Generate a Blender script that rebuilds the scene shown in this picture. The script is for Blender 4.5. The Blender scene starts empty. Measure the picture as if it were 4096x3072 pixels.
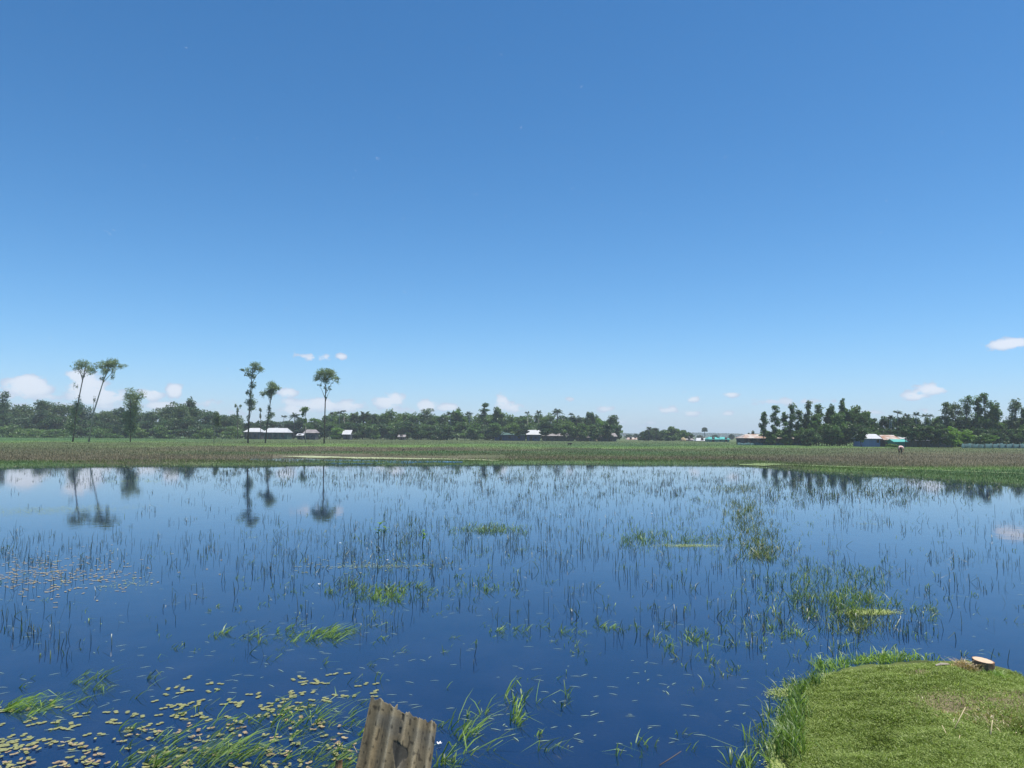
import bpy, math, random
import numpy as np
from mathutils import Matrix, Vector

C = bpy.context.scene
COL = C.collection
RNG = np.random.default_rng(7)
random.seed(7)

# ------------------------------------------------------------------ camera
F = 3092.0                      # focal length in photo pixels (photo 4096 x 3072)
PITCH = math.atan(202 / F)
ROLL = 0.007
CAMZ = 2.1
fw = np.array([0, math.cos(PITCH), math.sin(PITCH)])
r0 = np.array([1.0, 0, 0])
u0 = np.array([0, -math.sin(PITCH), math.cos(PITCH)])
rt = math.cos(ROLL) * r0 + math.sin(ROLL) * u0
up = -math.sin(ROLL) * r0 + math.cos(ROLL) * u0
cam = bpy.data.cameras.new('camera')
cam.sensor_width = 36
cam.lens = 36 * F / 4096
cam.clip_start = 0.05
cam.clip_end = 20000
camo = bpy.data.objects.new('camera', cam)
COL.objects.link(camo)
camo.matrix_world = Matrix(((rt[0], up[0], -fw[0], 0), (rt[1], up[1], -fw[1], 0), (rt[2], up[2], -fw[2], CAMZ), (0, 0, 0, 1)))
C.camera = camo


def ray(X, Y):
    X = np.asarray(X, float); Y = np.asarray(Y, float)
    a = (X - 2048)[..., None]; b = (1536 - Y)[..., None]
    d = a * rt + b * up + F * fw
    return d / d[..., 1:2]      # y component 1


def gnd(X, Y, z=0.0):
    """point where the view ray of a photo pixel meets height z"""
    d = ray(X, Y)
    t = (z - CAMZ) / d[..., 2]
    return d * t[..., None] + np.array([0, 0, CAMZ])


def dep(X, Y, D):
    """point at forward distance D"""
    return ray(X, Y) * D + np.array([0, 0, CAMZ])


def topx(P):
    P = np.asarray(P, float) - np.array([0, 0, CAMZ])
    w = P @ fw
    return 2048 + F * (P @ rt) / w, 1536 - F * (P @ up) / w


def horizon(X):
    return 1738 + (np.asarray(X, float) - 2048) * ROLL


# ------------------------------------------------------------------ light
SUN_EL, SUN_AZ = math.radians(74), math.radians(97)
sd = Vector((math.cos(SUN_EL) * math.sin(SUN_AZ), math.cos(SUN_EL) * math.cos(SUN_AZ), math.sin(SUN_EL)))
sl = bpy.data.lights.new('sun', 'SUN')
sl.energy = 4.8
sl.angle = math.radians(0.53)
sl.color = (1.0, 0.955, 0.88)
so = bpy.data.objects.new('sun', sl)
so.rotation_euler = sd.to_track_quat('Z', 'Y').to_euler()
COL.objects.link(so)

C.view_settings.view_transform = 'Standard'
C.view_settings.look = 'None'
C.view_settings.gamma = 1
C.view_settings.exposure = 0.5
C.cycles.max_bounces = 8
C.cycles.transparent_max_bounces = 16
C.cycles.volume_bounces = 0
C.cycles.sample_clamp_direct = 1.0
C.cycles.sample_clamp_indirect = 1.0
C.cycles.caustics_reflective = False
C.cycles.caustics_refractive = False

wd = bpy.data.worlds.new('World')
C.world = wd
wd.use_nodes = True
WN = wd.node_tree
bg = WN.nodes['Background']
bg.inputs[1].default_value = 0.1
sky = WN.nodes.new('ShaderNodeTexSky')
sky.sky_type = 'NISHITA'
sky.sun_disc = False
sky.sun_elevation = SUN_EL
sky.sun_rotation = SUN_AZ
sky.air_density = 1.0
sky.dust_density = 0.3
sky.ozone_density = 3


class NT:
    """tiny helper for node graphs"""
    def __init__(s, tree): s.t = tree

    def n(s, typ, **kw):
        nd = s.t.nodes.new(typ)
        for k, v in kw.items(): setattr(nd, k, v)
        return nd

    def set(s, nd, i, v):
        if isinstance(v, bpy.types.NodeSocket): s.t.links.new(v, nd.inputs[i])
        else: nd.inputs[i].default_value = v

    def m(s, op, a, b=0.0, c=None, clamp=False):
        nd = s.n('ShaderNodeMath', operation=op, use_clamp=clamp)
        s.set(nd, 0, a); s.set(nd, 1, b)
        if c is not None: s.set(nd, 2, c)
        return nd.outputs[0]

    def mix(s, f, a, b, typ='MIX'):
        nd = s.n('ShaderNodeMix', data_type='RGBA', blend_type=typ)
        s.set(nd, 0, f); s.set(nd, 6, a); s.set(nd, 7, b)
        return nd.outputs[2]

    def ss(s, x, lo, hi):
        nd = s.n('ShaderNodeMapRange', interpolation_type='SMOOTHSTEP')
        s.set(nd, 0, x); s.set(nd, 1, lo); s.set(nd, 2, hi); s.set(nd, 3, 0.0); s.set(nd, 4, 1.0)
        return nd.outputs[0]

    def noise(s, vec, scale, detail=3.0, rough=0.55):
        nd = s.n('ShaderNodeTexNoise')
        s.set(nd, 'Vector', vec); s.set(nd, 'Scale', scale); s.set(nd, 'Detail', detail); s.set(nd, 'Roughness', rough)
        return nd.outputs['Fac']


w = NT(WN)
sep = w.n('ShaderNodeSeparateColor'); w.set(sep, 0, sky.outputs[0])
KX = 0.1 * 2 ** -0.5          # sky brought to the exposure used
chn = [w.m('MULTIPLY', sep.outputs[i], 0.1) for i in range(3)]
chn[2] = w.m('ADD', w.m('MULTIPLY', chn[2], 0.75), w.m('MULTIPLY', chn[1], 0.30))
chs = [w.m('MULTIPLY', w.m('POWER', chn[i], g), a_ * KX * 100) for i, (a_, g) in enumerate(((1.24, 1.50), (1.31, 1.18), (1.64, 1.10)))]
cmb = w.n('ShaderNodeCombineColor')
for i in range(3): w.set(cmb, i, chs[i])
skycol = cmb.outputs[0]
# clouds low over the horizon, laid out by azimuth / elevation of the sky direction
tc = w.n('ShaderNodeTexCoord')
sx = w.n('ShaderNodeSeparateXYZ'); w.set(sx, 0, tc.outputs['Generated'])
az = w.m('ARCTAN2', sx.outputs[0], sx.outputs[1])
el = w.m('ARCSINE', sx.outputs[2])
cv = w.n('ShaderNodeCombineXYZ'); w.set(cv, 0, az); w.set(cv, 1, w.m('MULTIPLY', el, 1.5))
nz = w.noise(cv.outputs[0], 75, 6, 0.62)
nz2 = w.noise(cv.outputs[0], 30, 3, 0.5)
nzc = w.m('SUBTRACT', nz, 0.5)
# (x, y, half width, half height, strength)
CL = [(115, 1545, 62, 32, 1.2), (80, 1585, 180, 18, .6), (315, 1508, 40, 24, 1.1), (345, 1555, 55, 58, 1.2), (405, 1585, 80, 26, 1.15),
      (600, 1580, 36, 22, 1.1), (700, 1563, 24, 22, 1.15), (640, 1622, 60, 15, 1.1), (800, 1612, 90, 16, .62), (300, 1622, 300, 18, .5),
      (760, 1648, 300, 16, .5), (1270, 1430, 66, 16, .85), (1366, 1426, 26, 12, .6), (1152, 1570, 36, 19, .85),
      (1270, 1618, 95, 26, .95), (1395, 1625, 75, 26, .8), (1190, 1640, 80, 24, .85), (1150, 1610, 50, 20, .6), (1560, 1605, 62, 30, 1.0), (1570, 1590, 34, 22, 1.0),
      (1700, 1622, 50, 24, 1.0), (1790, 1632, 44, 16, .9), (1640, 1640, 120, 16, .6), (2005, 1608, 32, 36, 1.0), (2040, 1630, 70, 24, .75),
      (2280, 1596, 24, 10, .55), (2424, 1634, 36, 14, .75), (2484, 1686, 30, 12, .5), (2668, 1641, 44, 13, .85), (2692, 1636, 20, 12, .8), (2765, 1652, 40, 14, .85),
      (2770, 1598, 27, 13, .85), (2920, 1577, 33, 12, .85), (2910, 1654, 24, 10, .8), (2606, 1690, 24, 8, .55),
      (3150, 1604, 190, 17, .52), (3655, 1583, 50, 15, .85), (3735, 1555, 48, 21, .95), (3690, 1570, 50, 14, .6),
      (4040, 1374, 66, 19, .95), (3500, 1651, 34, 12, .6), (3712, 1645, 30, 10, .6), (2560, 1706, 40, 10, .35)]
field = None
for X, Y, a, b, st in CL:
    d = ray(X, Y); d = d / np.linalg.norm(d)
    ca, ce = math.atan2(d[0], d[1]), math.asin(d[2])
    dx = w.m('MULTIPLY', w.m('SUBTRACT', az, ca), F / a)
    dy = w.m('MULTIPLY', w.m('SUBTRACT', el, ce), F / b)
    q = w.m('MULTIPLY_ADD', dy, dy, w.m('MULTIPLY', dx, dx))
    v = w.m('SUBTRACT', 1.0, w.m('MULTIPLY', q, 0.62))      # 1 in the middle, falls outwards
    v = w.m('MULTIPLY', w.m('MAXIMUM', v, -1.0), 1.0)
    v = w.m('ADD', v, st - 1.0)
    if field is None: field = v
    else:
        nd = w.n('ShaderNodeMath', operation='SMOOTH_MAX'); w.set(nd, 0, field); w.set(nd, 1, v); w.set(nd, 2, 0.25); field = nd.outputs[0]
dens = w.ss(w.m('MULTIPLY_ADD', nzc, 3.6, w.m('MULTIPLY_ADD', w.m('SUBTRACT', nz2, 0.5), 2.4, field)), 0.10, 0.70)
dens = w.m('MULTIPLY', dens, 0.9)
ccol = w.mix(w.ss(w.m('MULTIPLY_ADD', w.m('SUBTRACT', nz2, 0.5), 1.2, w.m('MULTIPLY', field, 0.9)), 0.15, 0.85), (3.9, 4.6, 5.9, 1), (6.1, 6.4, 7.1, 1))
# faint overall haze of thin cloud streaks
final = w.mix(dens, skycol, ccol)
w.set(bg, 0, final)


# ------------------------------------------------------------------ materials
def mat(name):
    m_ = bpy.data.materials.new(name); m_.use_nodes = True
    t = m_.node_tree; t.nodes.clear()
    n_ = NT(t); out = n_.n('ShaderNodeOutputMaterial')
    return m_, n_, out


def leafmat(name, base, var=0.5, trans=0.42, gloss=0.02, alt=None):
    """thin leaf; attribute 'tint' (0..1) varies lightness and hue per leaf"""
    m_, n, out = mat(name)
    at = n.n('ShaderNodeAttribute', attribute_name='tint')
    b = np.array(base)
    lo = tuple(b * (1 - var)) + (1,)
    hi = tuple((b * (1 + var) * np.array([1.1, 1.0, 0.8])) if alt is None else np.array(alt)) + (1,)
    col = n.mix(at.outputs['Fac'], lo, hi)
    df = n.n('ShaderNodeBsdfDiffuse'); n.set(df, 0, col)
    tr = n.n('ShaderNodeBsdfTranslucent'); n.set(tr, 0, n.mix(1.0, col, (1.15, 1.2, 0.55, 1), 'MULTIPLY'))
    mx = n.n('ShaderNodeMixShader'); n.set(mx, 0, trans); n.set(mx, 1, df.outputs[0]); n.set(mx, 2, tr.outputs[0])
    gl = n.n('ShaderNodeBsdfGlossy'); n.set(gl, 0, (1, 1, 1, 1)); n.set(gl, 'Roughness', 0.45)
    m2 = n.n('ShaderNodeMixShader'); n.set(m2, 0, gloss); n.set(m2, 1, mx.outputs[0]); n.set(m2, 2, gl.outputs[0])
    n.set(out, 0, m2.outputs[0])
    return m_


def plain(name, base, rough=0.7, metal=0.0, nscale=8.0, var=0.35, alt=None, bump=0.0, stretch=None):
    m_, n, out = mat(name)
    p = n.n('ShaderNodeBsdfPrincipled')
    tcn = n.n('ShaderNodeTexCoord')
    vec = tcn.outputs['Object']
    if stretch:
        mp = n.n('ShaderNodeMapping'); n.set(mp, 0, vec); mp.inputs['Scale'].default_value = stretch; vec = mp.outputs[0]
    f = n.noise(vec, nscale, 5, 0.6)
    b = np.array(base)
    c2 = tuple(b * (1 - var)) + (1,) if alt is None else tuple(alt) + (1,)
    col = n.mix(n.ss(f, 0.35, 0.65), c2, tuple(base) + (1,))
    n.set(p, 'Base Color', col); n.set(p, 'Roughness', rough); n.set(p, 'Metallic', metal)
    if bump:
        bn = n.n('ShaderNodeBump'); n.set(bn, 'Strength', 1.0); n.set(bn, 'Distance', bump); n.set(bn, 'Height', f)
        n.set(p, 'Normal', bn.outputs[0])
    n.set(out, 0, p.outputs[0])
    return m_


M = {}
M['dark'] = leafmat('leaf_dark', (0.045, 0.098, 0.044), 0.75)
M['mid'] = leafmat('leaf_mid', (0.072, 0.148, 0.050), 0.75)
M['light'] = leafmat('leaf_light', (0.095, 0.175, 0.055), 0.5)
M['bright'] = leafmat('leaf_bright', (0.125, 0.25, 0.045), 0.4, 0.45)
M['dull'] = leafmat('leaf_dull', (0.085, 0.140, 0.080), 0.5)
M['blue'] = leafmat('leaf_bluish', (0.056, 0.112, 0.070), 0.5)
M['palm'] = leafmat('leaf_palm', (0.034, 0.068, 0.030), 0.6, 0.3, 0.03)
M['banana'] = leafmat('leaf_banana', (0.09, 0.18, 0.05), 0.5, 0.4, 0.1)
M['pale'] = leafmat('leaf_pale', (0.15, 0.22, 0.15), 0.45, 0.45)
M['far'] = leafmat('leaf_far', (0.045, 0.080, 0.045), 0.5)
M['blade'] = leafmat('water_grass', (0.14, 0.24, 0.07), 0.5, 0.45, 0.03)
M['fringe'] = leafmat('shore_grass', (0.085, 0.145, 0.045), 0.55, 0.4, 0.03)
M['bladeb'] = leafmat('water_grass_bright', (0.20, 0.34, 0.09), 0.4, 0.45, 0.03)
M['stem'] = leafmat('reed_dark', (0.035, 0.062, 0.030), 0.6, 0.15, 0.08)
M['turf'] = leafmat('turf_blade', (0.25, 0.38, 0.05), 0.55, 0.30, 0.015, alt=(0.42, 0.50, 0.17))
M['turfb'] = leafmat('turf_long', (0.20, 0.30, 0.06), 0.5, 0.4, 0.02)
M['weed'] = leafmat('weed_dark', (0.040, 0.070, 0.014), 0.5, 0.3, 0.0)
M['olive'] = leafmat('weed_olive', (0.115, 0.165, 0.04), 0.5, 0.35, 0.05)
M['dry'] = leafmat('dry_straw', (0.36, 0.29, 0.17), 0.4, 0.3, 0.05)
M['bark'] = plain('bark', (0.13, 0.10, 0.075), 0.9, 0, 3, 0.5)
M['bark_pale'] = plain('bark_pale', (0.42, 0.37, 0.30), 0.85, 0, 3, 0.35)
M['tin_white'] = plain('roof_tin_white', (0.50, 0.50, 0.50), 0.45, 0.0, 0.6, 0.12)
M['tin_rust'] = plain('roof_tin_rust', (0.46, 0.42, 0.38), 0.6, 0.0, 0.5, 0.3, alt=(0.26, 0.13, 0.07))
M['tin_pink'] = plain('roof_tin_grey', (0.27, 0.24, 0.23), 0.6, 0.0, 0.6, 0.3)
M['roof_teal'] = plain('roof_tin_teal', (0.08, 0.38, 0.33), 0.5, 0.0, 0.6, 0.15)
M['wall_teal'] = plain('wall_teal', (0.045, 0.26, 0.22), 0.7, 0.0, 0.8, 0.2)
M['wall_blue'] = plain('wall_blue', (0.11, 0.18, 0.40), 0.6, 0.0, 0.5, 0.2, stretch=(6, 6, .3))
M['wall_dkblue'] = plain('wall_dark_blue', (0.035, 0.075, 0.22), 0.6, 0.0, 0.5, 0.45, stretch=(3, 3, .3))
M['wall_dark'] = plain('wall_dark', (0.07, 0.075, 0.09), 0.8, 0.0, 0.7, 0.4)
M['wall_green'] = plain('wall_dark_green', (0.035, 0.09, 0.075), 0.7, 0.0, 0.7, 0.3)
M['wall_pale'] = plain('wall_pale', (0.50, 0.50, 0.48), 0.8, 0.0, 0.7, 0.2)
M['opening'] = plain('opening_dark', (0.02, 0.022, 0.026), 0.6)
M['wood'] = plain('post_wood', (0.16, 0.12, 0.09), 0.85, 0, 3, 0.4)
M['concrete'] = plain('pole_concrete', (0.30, 0.29, 0.28), 0.85, 0, 2, 0.2)
M['hay'] = plain('hay', (0.42, 0.32, 0.18), 0.95, 0, 3, 0.35, bump=0.05)
M['net'] = plain('net_blue_green', (0.055, 0.13, 0.14), 0.9, 0, 1.5, 0.3)


# ------------------------------------------------------------------ mesh helpers
def mesh_np(name, V, Fc, material=None, tint=None, smooth=False, cols=None):
    """V (n,3); Fc (m,k) uniform polygons; tint per vertex"""
    me = bpy.data.meshes.new(name)
    V = np.asarray(V, np.float32); Fc = np.asarray(Fc, np.int32)
    k = Fc.shape[1]
    me.vertices.add(len(V)); me.vertices.foreach_set('co', V.ravel())
    me.loops.add(Fc.size); me.loops.foreach_set('vertex_index', Fc.ravel())
    me.polygons.add(len(Fc)); me.polygons.foreach_set('loop_start', np.arange(0, Fc.size, k, dtype=np.int32))
    try: me.polygons.foreach_set('loop_total', np.full(len(Fc), k, np.int32))
    except Exception: pass
    me.update(calc_edges=True)
    if smooth: me.polygons.foreach_set('use_smooth', np.ones(len(Fc), bool))
    if tint is not None:
        a = me.attributes.new('tint', 'FLOAT', 'POINT'); a.data.foreach_set('value', np.asarray(tint, np.float32))
    if cols is not None:
        a = me.attributes.new('col', 'FLOAT_COLOR', 'POINT')
        c4 = np.ones((len(V), 4), np.float32); c4[:, :3] = cols; a.data.foreach_set('color', c4.ravel())
    if material: me.materials.append(material)
    return me


def link(name, me, parent=None, loc=None, **tags):
    o = bpy.data.objects.new(name, me); COL.objects.link(o)
    if parent: o.parent = parent
    if loc is not None: o.location = loc
    for k, v in tags.items():
        if v: o[k] = v
    return o


def thing(name, label, category, loc, group=None, rz=0.0):
    o = bpy.data.objects.new(name, None); COL.objects.link(o)
    o.location = Vector([float(v) for v in loc]); o.rotation_euler = (0, 0, rz)
    o['label'] = label; o['category'] = category
    if group: o['group'] = group
    return o


def ribbons(P, W, side, tint):
    """P (N,K,3) centre lines, W (N,K) widths, side (N,3)"""
    N, K, _ = P.shape
    L = P - side[:, None, :] * W[..., None] / 2
    R = P + side[:, None, :] * W[..., None] / 2
    V = np.stack([L, R], 2).reshape(-1, 3)
    base = (np.arange(N) * K * 2)[:, None]
    j = np.arange(K - 1)[None, :] * 2
    q = np.stack([base + j, base + j + 1, base + j + 3, base + j + 2], -1).reshape(-1, 4)
    return V, q, np.repeat(tint, K * 2)


def quads(Pc, s, rng, tint, aspect=1.0, up_bias=0.0):
    """randomly turned leaf quads at points Pc, half size s"""
    N = len(Pc)
    n = rng.normal(size=(N, 3)); n[:, 2] = n[:, 2] + up_bias * np.sign(n[:, 2] + 1e-9); n /= np.linalg.norm(n, axis=1)[:, None]
    t = np.cross(n, rng.normal(size=(N, 3))); t /= np.linalg.norm(t, axis=1)[:, None] + 1e-9
    b = np.cross(n, t)
    s = np.broadcast_to(np.asarray(s, float), (N,))[:, None]
    V = np.stack([Pc - t * s, Pc - b * s * aspect * .6, Pc + t * s, Pc + b * s * aspect * .6], 1).reshape(-1, 3)
    q = np.arange(N * 4).reshape(N, 4)
    return V, q, np.repeat(tint, 4)


class Acc:
    def __init__(s): s.V = []; s.F = []; s.T = []; s.n = 0

    def add(s, V, Fq, T=None):
        s.V.append(np.asarray(V, float)); s.F.append(np.asarray(Fq) + s.n); s.n += len(V)
        s.T.append(np.zeros(len(V)) + 0.5 if T is None else np.asarray(T, float))

    def mesh(s, name, m_, smooth=False):
        return mesh_np(name, np.concatenate(s.V), np.concatenate(s.F), m_, np.concatenate(s.T), smooth)


def tube(path, rad, seg=7):
    """quad tube along path (K,3) with radii"""
    path = np.asarray(path, float); K = len(path)
    rad = np.broadcast_to(np.asarray(rad, float), (K,))
    V = []
    for i in range(K):
        d = path[min(i + 1, K - 1)] - path[max(i - 1, 0)]
        d = d / (np.linalg.norm(d) + 1e-9)
        a = np.cross(d, [0.3, 0.9, 0.1] if abs(d[2]) > .7 else [0, 0, 1.0]); a /= np.linalg.norm(a) + 1e-9
        b = np.cross(d, a)
        th = np.linspace(0, 2 * np.pi, seg, endpoint=False)
        V.append(path[i] + rad[i] * (np.cos(th)[:, None] * a + np.sin(th)[:, None] * b))
    V = np.concatenate(V)
    Fq = []
    for i in range(K - 1):
        for j in range(seg):
            k = (j + 1) % seg
            Fq.append((i * seg + j, i * seg + k, (i + 1) * seg + k, (i + 1) * seg + j))
    # close both ends with quads over a centre point pair
    n0 = len(V)
    V = np.vstack([V, path[0], path[-1]])
    for j in range(0, seg):
        k = (j + 1) % seg
        Fq.append((n0, k, j, j)); Fq.append((n0 + 1, (K - 1) * seg + j, (K - 1) * seg + k, (K - 1) * seg + k))
    Fq = np.array(Fq)
    return V, Fq


def box(x0, x1, y0, y1, z0, z1):
    V = np.array([(x, y, z) for z in (z0, z1) for y in (y0, y1) for x in (x0, x1)], float)
    Fq = np.array([(0, 2, 3, 1), (4, 5, 7, 6), (0, 1, 5, 4), (2, 6, 7, 3), (0, 4, 6, 2), (1, 3, 7, 5)])
    return V, Fq


def poly_obj(name, verts, faces, m_, parent=None, **tags):
    me = bpy.data.meshes.new(name); me.from_pydata([tuple(map(float, v)) for v in verts], [], faces); me.update()
    me.materials.append(m_)
    return link(name, me, parent, **tags)


def clean_tube_mesh(name, V, Fq, m_, smooth=True):
    faces = [tuple(dict.fromkeys(f)) for f in Fq.tolist()]
    me = bpy.data.meshes.new(name); me.from_pydata(V.tolist(), [], faces); me.update()
    if smooth: me.polygons.foreach_set('use_smooth', np.ones(len(me.polygons), bool))
    me.materials.append(m_)
    return me


def vnoise(x, y, seed=0):
    """cheap smooth value noise, numpy"""
    xi = np.floor(x).astype(np.int64); yi = np.floor(y).astype(np.int64)
    fx = x - xi; fy = y - yi
    fx = fx * fx * (3 - 2 * fx); fy = fy * fy * (3 - 2 * fy)

    def h(a, b):
        n = (a * 374761393 + b * 668265263 + seed * 974634777) & 0x7fffffff
        n = ((n ^ (n >> 13)) * 1274126177) & 0x7fffffff
        return ((n ^ (n >> 16)) & 0xffff) / 65535.0
    return (h(xi, yi) * (1 - fx) + h(xi + 1, yi) * fx) * (1 - fy) + (h(xi, yi + 1) * (1 - fx) + h(xi + 1, yi + 1) * fx) * fy


# ------------------------------------------------------------------ terrain
SHX = np.array([-3000, 0, 600, 1300, 2000, 2700, 3000, 3300, 3600, 4096, 5000, 7000])
SHY = np.array([1900, 1868, 1862, 1858, 1855, 1856, 1862, 1884, 1903, 1940, 2030, 2300])
S = gnd(SHX, SHY, 0.0)
SH_AZ = np.arctan2(S[:, 0], S[:, 1]); SH_R = S[:, 1]
MB = gnd(np.array([3150, 3195, 3200, 3195, 3200, 3240, 3320, 3430, 3600, 3850, 4000, 4120, 4250]),
         np.array([3230, 3090, 2980, 2890, 2810, 2750, 2702, 2672, 2654, 2652, 2676, 2730, 2790]), 0.02)[:, :2]
BANK = np.vstack([MB, [[5.5, 5.0], [8, 4.8], [30, 6], [30, -20], [-30, -20], [-30, 5.0], [-12, 3.7], [-3, 3.3], [1.0, 3.5]]])


def sdpoly(x, y, P):
    """signed distance, positive inside"""
    d = np.full(x.shape, 1e9); ins = np.zeros(x.shape, bool)
    for i in range(len(P)):
        a = P[i]; b = P[(i + 1) % len(P)]
        e = b - a
        t = np.clip(((x - a[0]) * e[0] + (y - a[1]) * e[1]) / (e @ e), 0, 1)
        d = np.minimum(d, np.hypot(x - a[0] - t * e[0], y - a[1] - t * e[1]))
        c = ((a[1] > y) != (b[1] > y))
        if abs(e[1]) > 1e-9:
            ins ^= c & (x < (b[0] - a[0]) * (y - a[1]) / e[1] + a[0])
    return np.where(ins, d, -d)


def sstep(a, b, x):
    t = np.clip((x - a) / (b - a), 0, 1); return t * t * (3 - 2 * t)


HUM = gnd(np.array([3930]), np.array([2672]), 0.25)[0]      # hummock under the stump
HOL = [(gnd(np.array([3520]), np.array([2930]), 0.2)[0], 0.11, 0.045), (gnd(np.array([3810]), np.array([2850]), 0.2)[0], 0.14, 0.05), (gnd(np.array([4075]), np.array([2915]), 0.2)[0], 0.10, 0.05)]


def height(x, y):
    x = np.asarray(x, float); y = np.asarray(y, float)
    azm = np.arctan2(x, y)
    R = np.interp(azm, SH_AZ, SH_R)
    R = np.where(np.abs(azm) > 1.35, 30.0, R)
    q = y - R - (vnoise(x * .35, y * .2, 3) - .5) * 3.0
    q = np.where(y < 1, -50.0, q)
    q = np.where((y < 1) & (np.hypot(x, y) > 60), 50.0, q)
    h = -0.38 + 0.52 * sstep(-3.5, 1.5, q) + 0.02 * (vnoise(x * .8, y * .8, 5) - .5)
    h = h + 0.05 * sstep(0, 30, q) * (vnoise(x * .05, y * .05, 9) - .5)
    near = (np.hypot(x, y) < 45)
    if near.any():
        xn, yn = x[near], y[near]
        s = sdpoly(xn, yn, BANK)
        s = s + (vnoise(xn * 2.2, yn * 2.2, 51) - .5) * .09 + (vnoise(xn * 5, yn * 5, 1) - .5) * .12 + (vnoise(xn * 11, yn * 11, 2) - .5) * .05
        b = -0.38 + 0.43 * sstep(-0.45, 0.05, s) + 0.19 * sstep(-0.05, 0.95, s) + 0.015 * (vnoise(xn * 16, yn * 16, 8) - .5) * sstep(0, .1, s)
        b = b + 0.05 * sstep(.1, .5, s) * (vnoise(xn * 2.1, yn * 2.1, 4) - .5) + 0.025 * sstep(.1, .4, s) * (vnoise(xn * 7, yn * 7, 6) - .5)
        b = b + 0.015 * np.exp(-((xn - HUM[0]) ** 2 + (yn - HUM[1]) ** 2) / .13 ** 2 / 2)
        for c, r, dd in HOL:
            b = b - dd * np.exp(-((xn - c[0]) ** 2 + (yn - c[1]) ** 2) / r ** 2 * 1.2)
        b = b + 0.35 * sstep(3.2, 1.5, yn) * sstep(.5, 2, s)
        h[near] = np.maximum(h[near], b)
    return h


c_brown = np.array([.092, .083, .050]); c_bro = np.array([.086, .090, .046]); c_olive = np.array([.078, .100, .040])
c_green = np.array([.058, .102, .040]); c_light = np.array([.115, .185, .050]); c_mid = np.array([.055, .110, .036]); c_mud = np.array([.115, .100, .078])
BANDS = {
    200: [(1720, c_olive), (1748, c_mid), (1763, c_mid), (1766, c_light), (1771, c_olive), (1800, c_bro), (1832, c_brown), (1846, c_brown), (1850, c_green), (1900, c_green)],
    1500: [(1730, c_olive), (1756, c_olive), (1774, c_olive), (1778, c_light), (1786, c_light), (1789, c_brown), (1806, c_brown), (1810, c_mid), (1820, c_brown), (1840, c_mud), (1845, c_green), (1900, c_green)],
    2500: [(1735, c_olive), (1765, c_olive), (1783, c_green), (1790, c_light), (1797, c_bro), (1808, c_green), (1824, c_olive), (1829, c_brown), (1842, c_brown), (1847, c_green), (1900, c_green)],
    3700: [(1740, c_olive), (1786, c_light * .9), (1792, c_olive), (1812, c_bro), (1822, c_brown), (1850, c_brown), (1868, c_bro), (1875, c_light), (1882, c_green), (1990, c_green)],
}


def fieldcol(X, Y):
    keys = sorted(BANDS)
    cols = []
    for k in keys:
        ys = [a for a, _ in BANDS[k]]
        cols.append(np.stack([np.interp(Y, ys, [c[i] for _, c in BANDS[k]]) for i in range(3)], -1))
    out = cols[0].copy()
    for i in range(len(keys) - 1):
        t = np.clip((X - keys[i]) / (keys[i + 1] - keys[i]), 0, 1)[..., None]
        t = t * t * (3 - 2 * t)
        m_ = (X > keys[i])[..., None]
        out = np.where(m_, cols[i] * (1 - t) + cols[i + 1] * t, out)
    return out


def ground_col(P):
    x, y = P[:, 0], P[:, 1]
    X, Y = topx(np.column_stack([x, np.maximum(y, 1.0), np.full(len(x), .15)]))
    Y = Y + (vnoise(x * .12, y * .10, 21) - .5) * 9 + (vnoise(x * .5, y * .3, 22) - .5) * 4
    c = fieldcol(np.clip(X, -500, 4600), Y)
    c = c * (0.75 + 0.5 * vnoise(x * .25, y * .12, 23))[:, None]
    c = np.where((y < 1)[:, None], c_olive, c)
    bed = np.array([.062, .042, .030]) * (0.2 + 1.3 * vnoise(x * 1.7, y * 1.1, 31) * vnoise(x * 4, y * 3, 32) * 1.6)[:, None]
    c = np.where((P[:, 2] < -.02)[:, None], bed, c)
    nr = (np.hypot(x, y) < 25) & (P[:, 2] > -0.05)
    soil = np.array([.085, .105, .030]) * (0.6 + .8 * vnoise(x * 6, y * 6, 33))[:, None]
    c = np.where(nr[:, None], soil, c)
    for X0, Y0, r in ((3800, 2835, .28), (4075, 2835, .34), (3690, 2700, .15)):
        g = gnd(np.array([X0]), np.array([Y0]), .2)[0]
        m_ = np.exp(-((x - g[0]) ** 2 * .6 + (y - g[1]) ** 2) / r ** 2)[:, None] * nr[:, None]
        c = c * (1 - m_ * .8) + np.array([.17, .135, .085]) * m_ * .8
    return c


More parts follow.
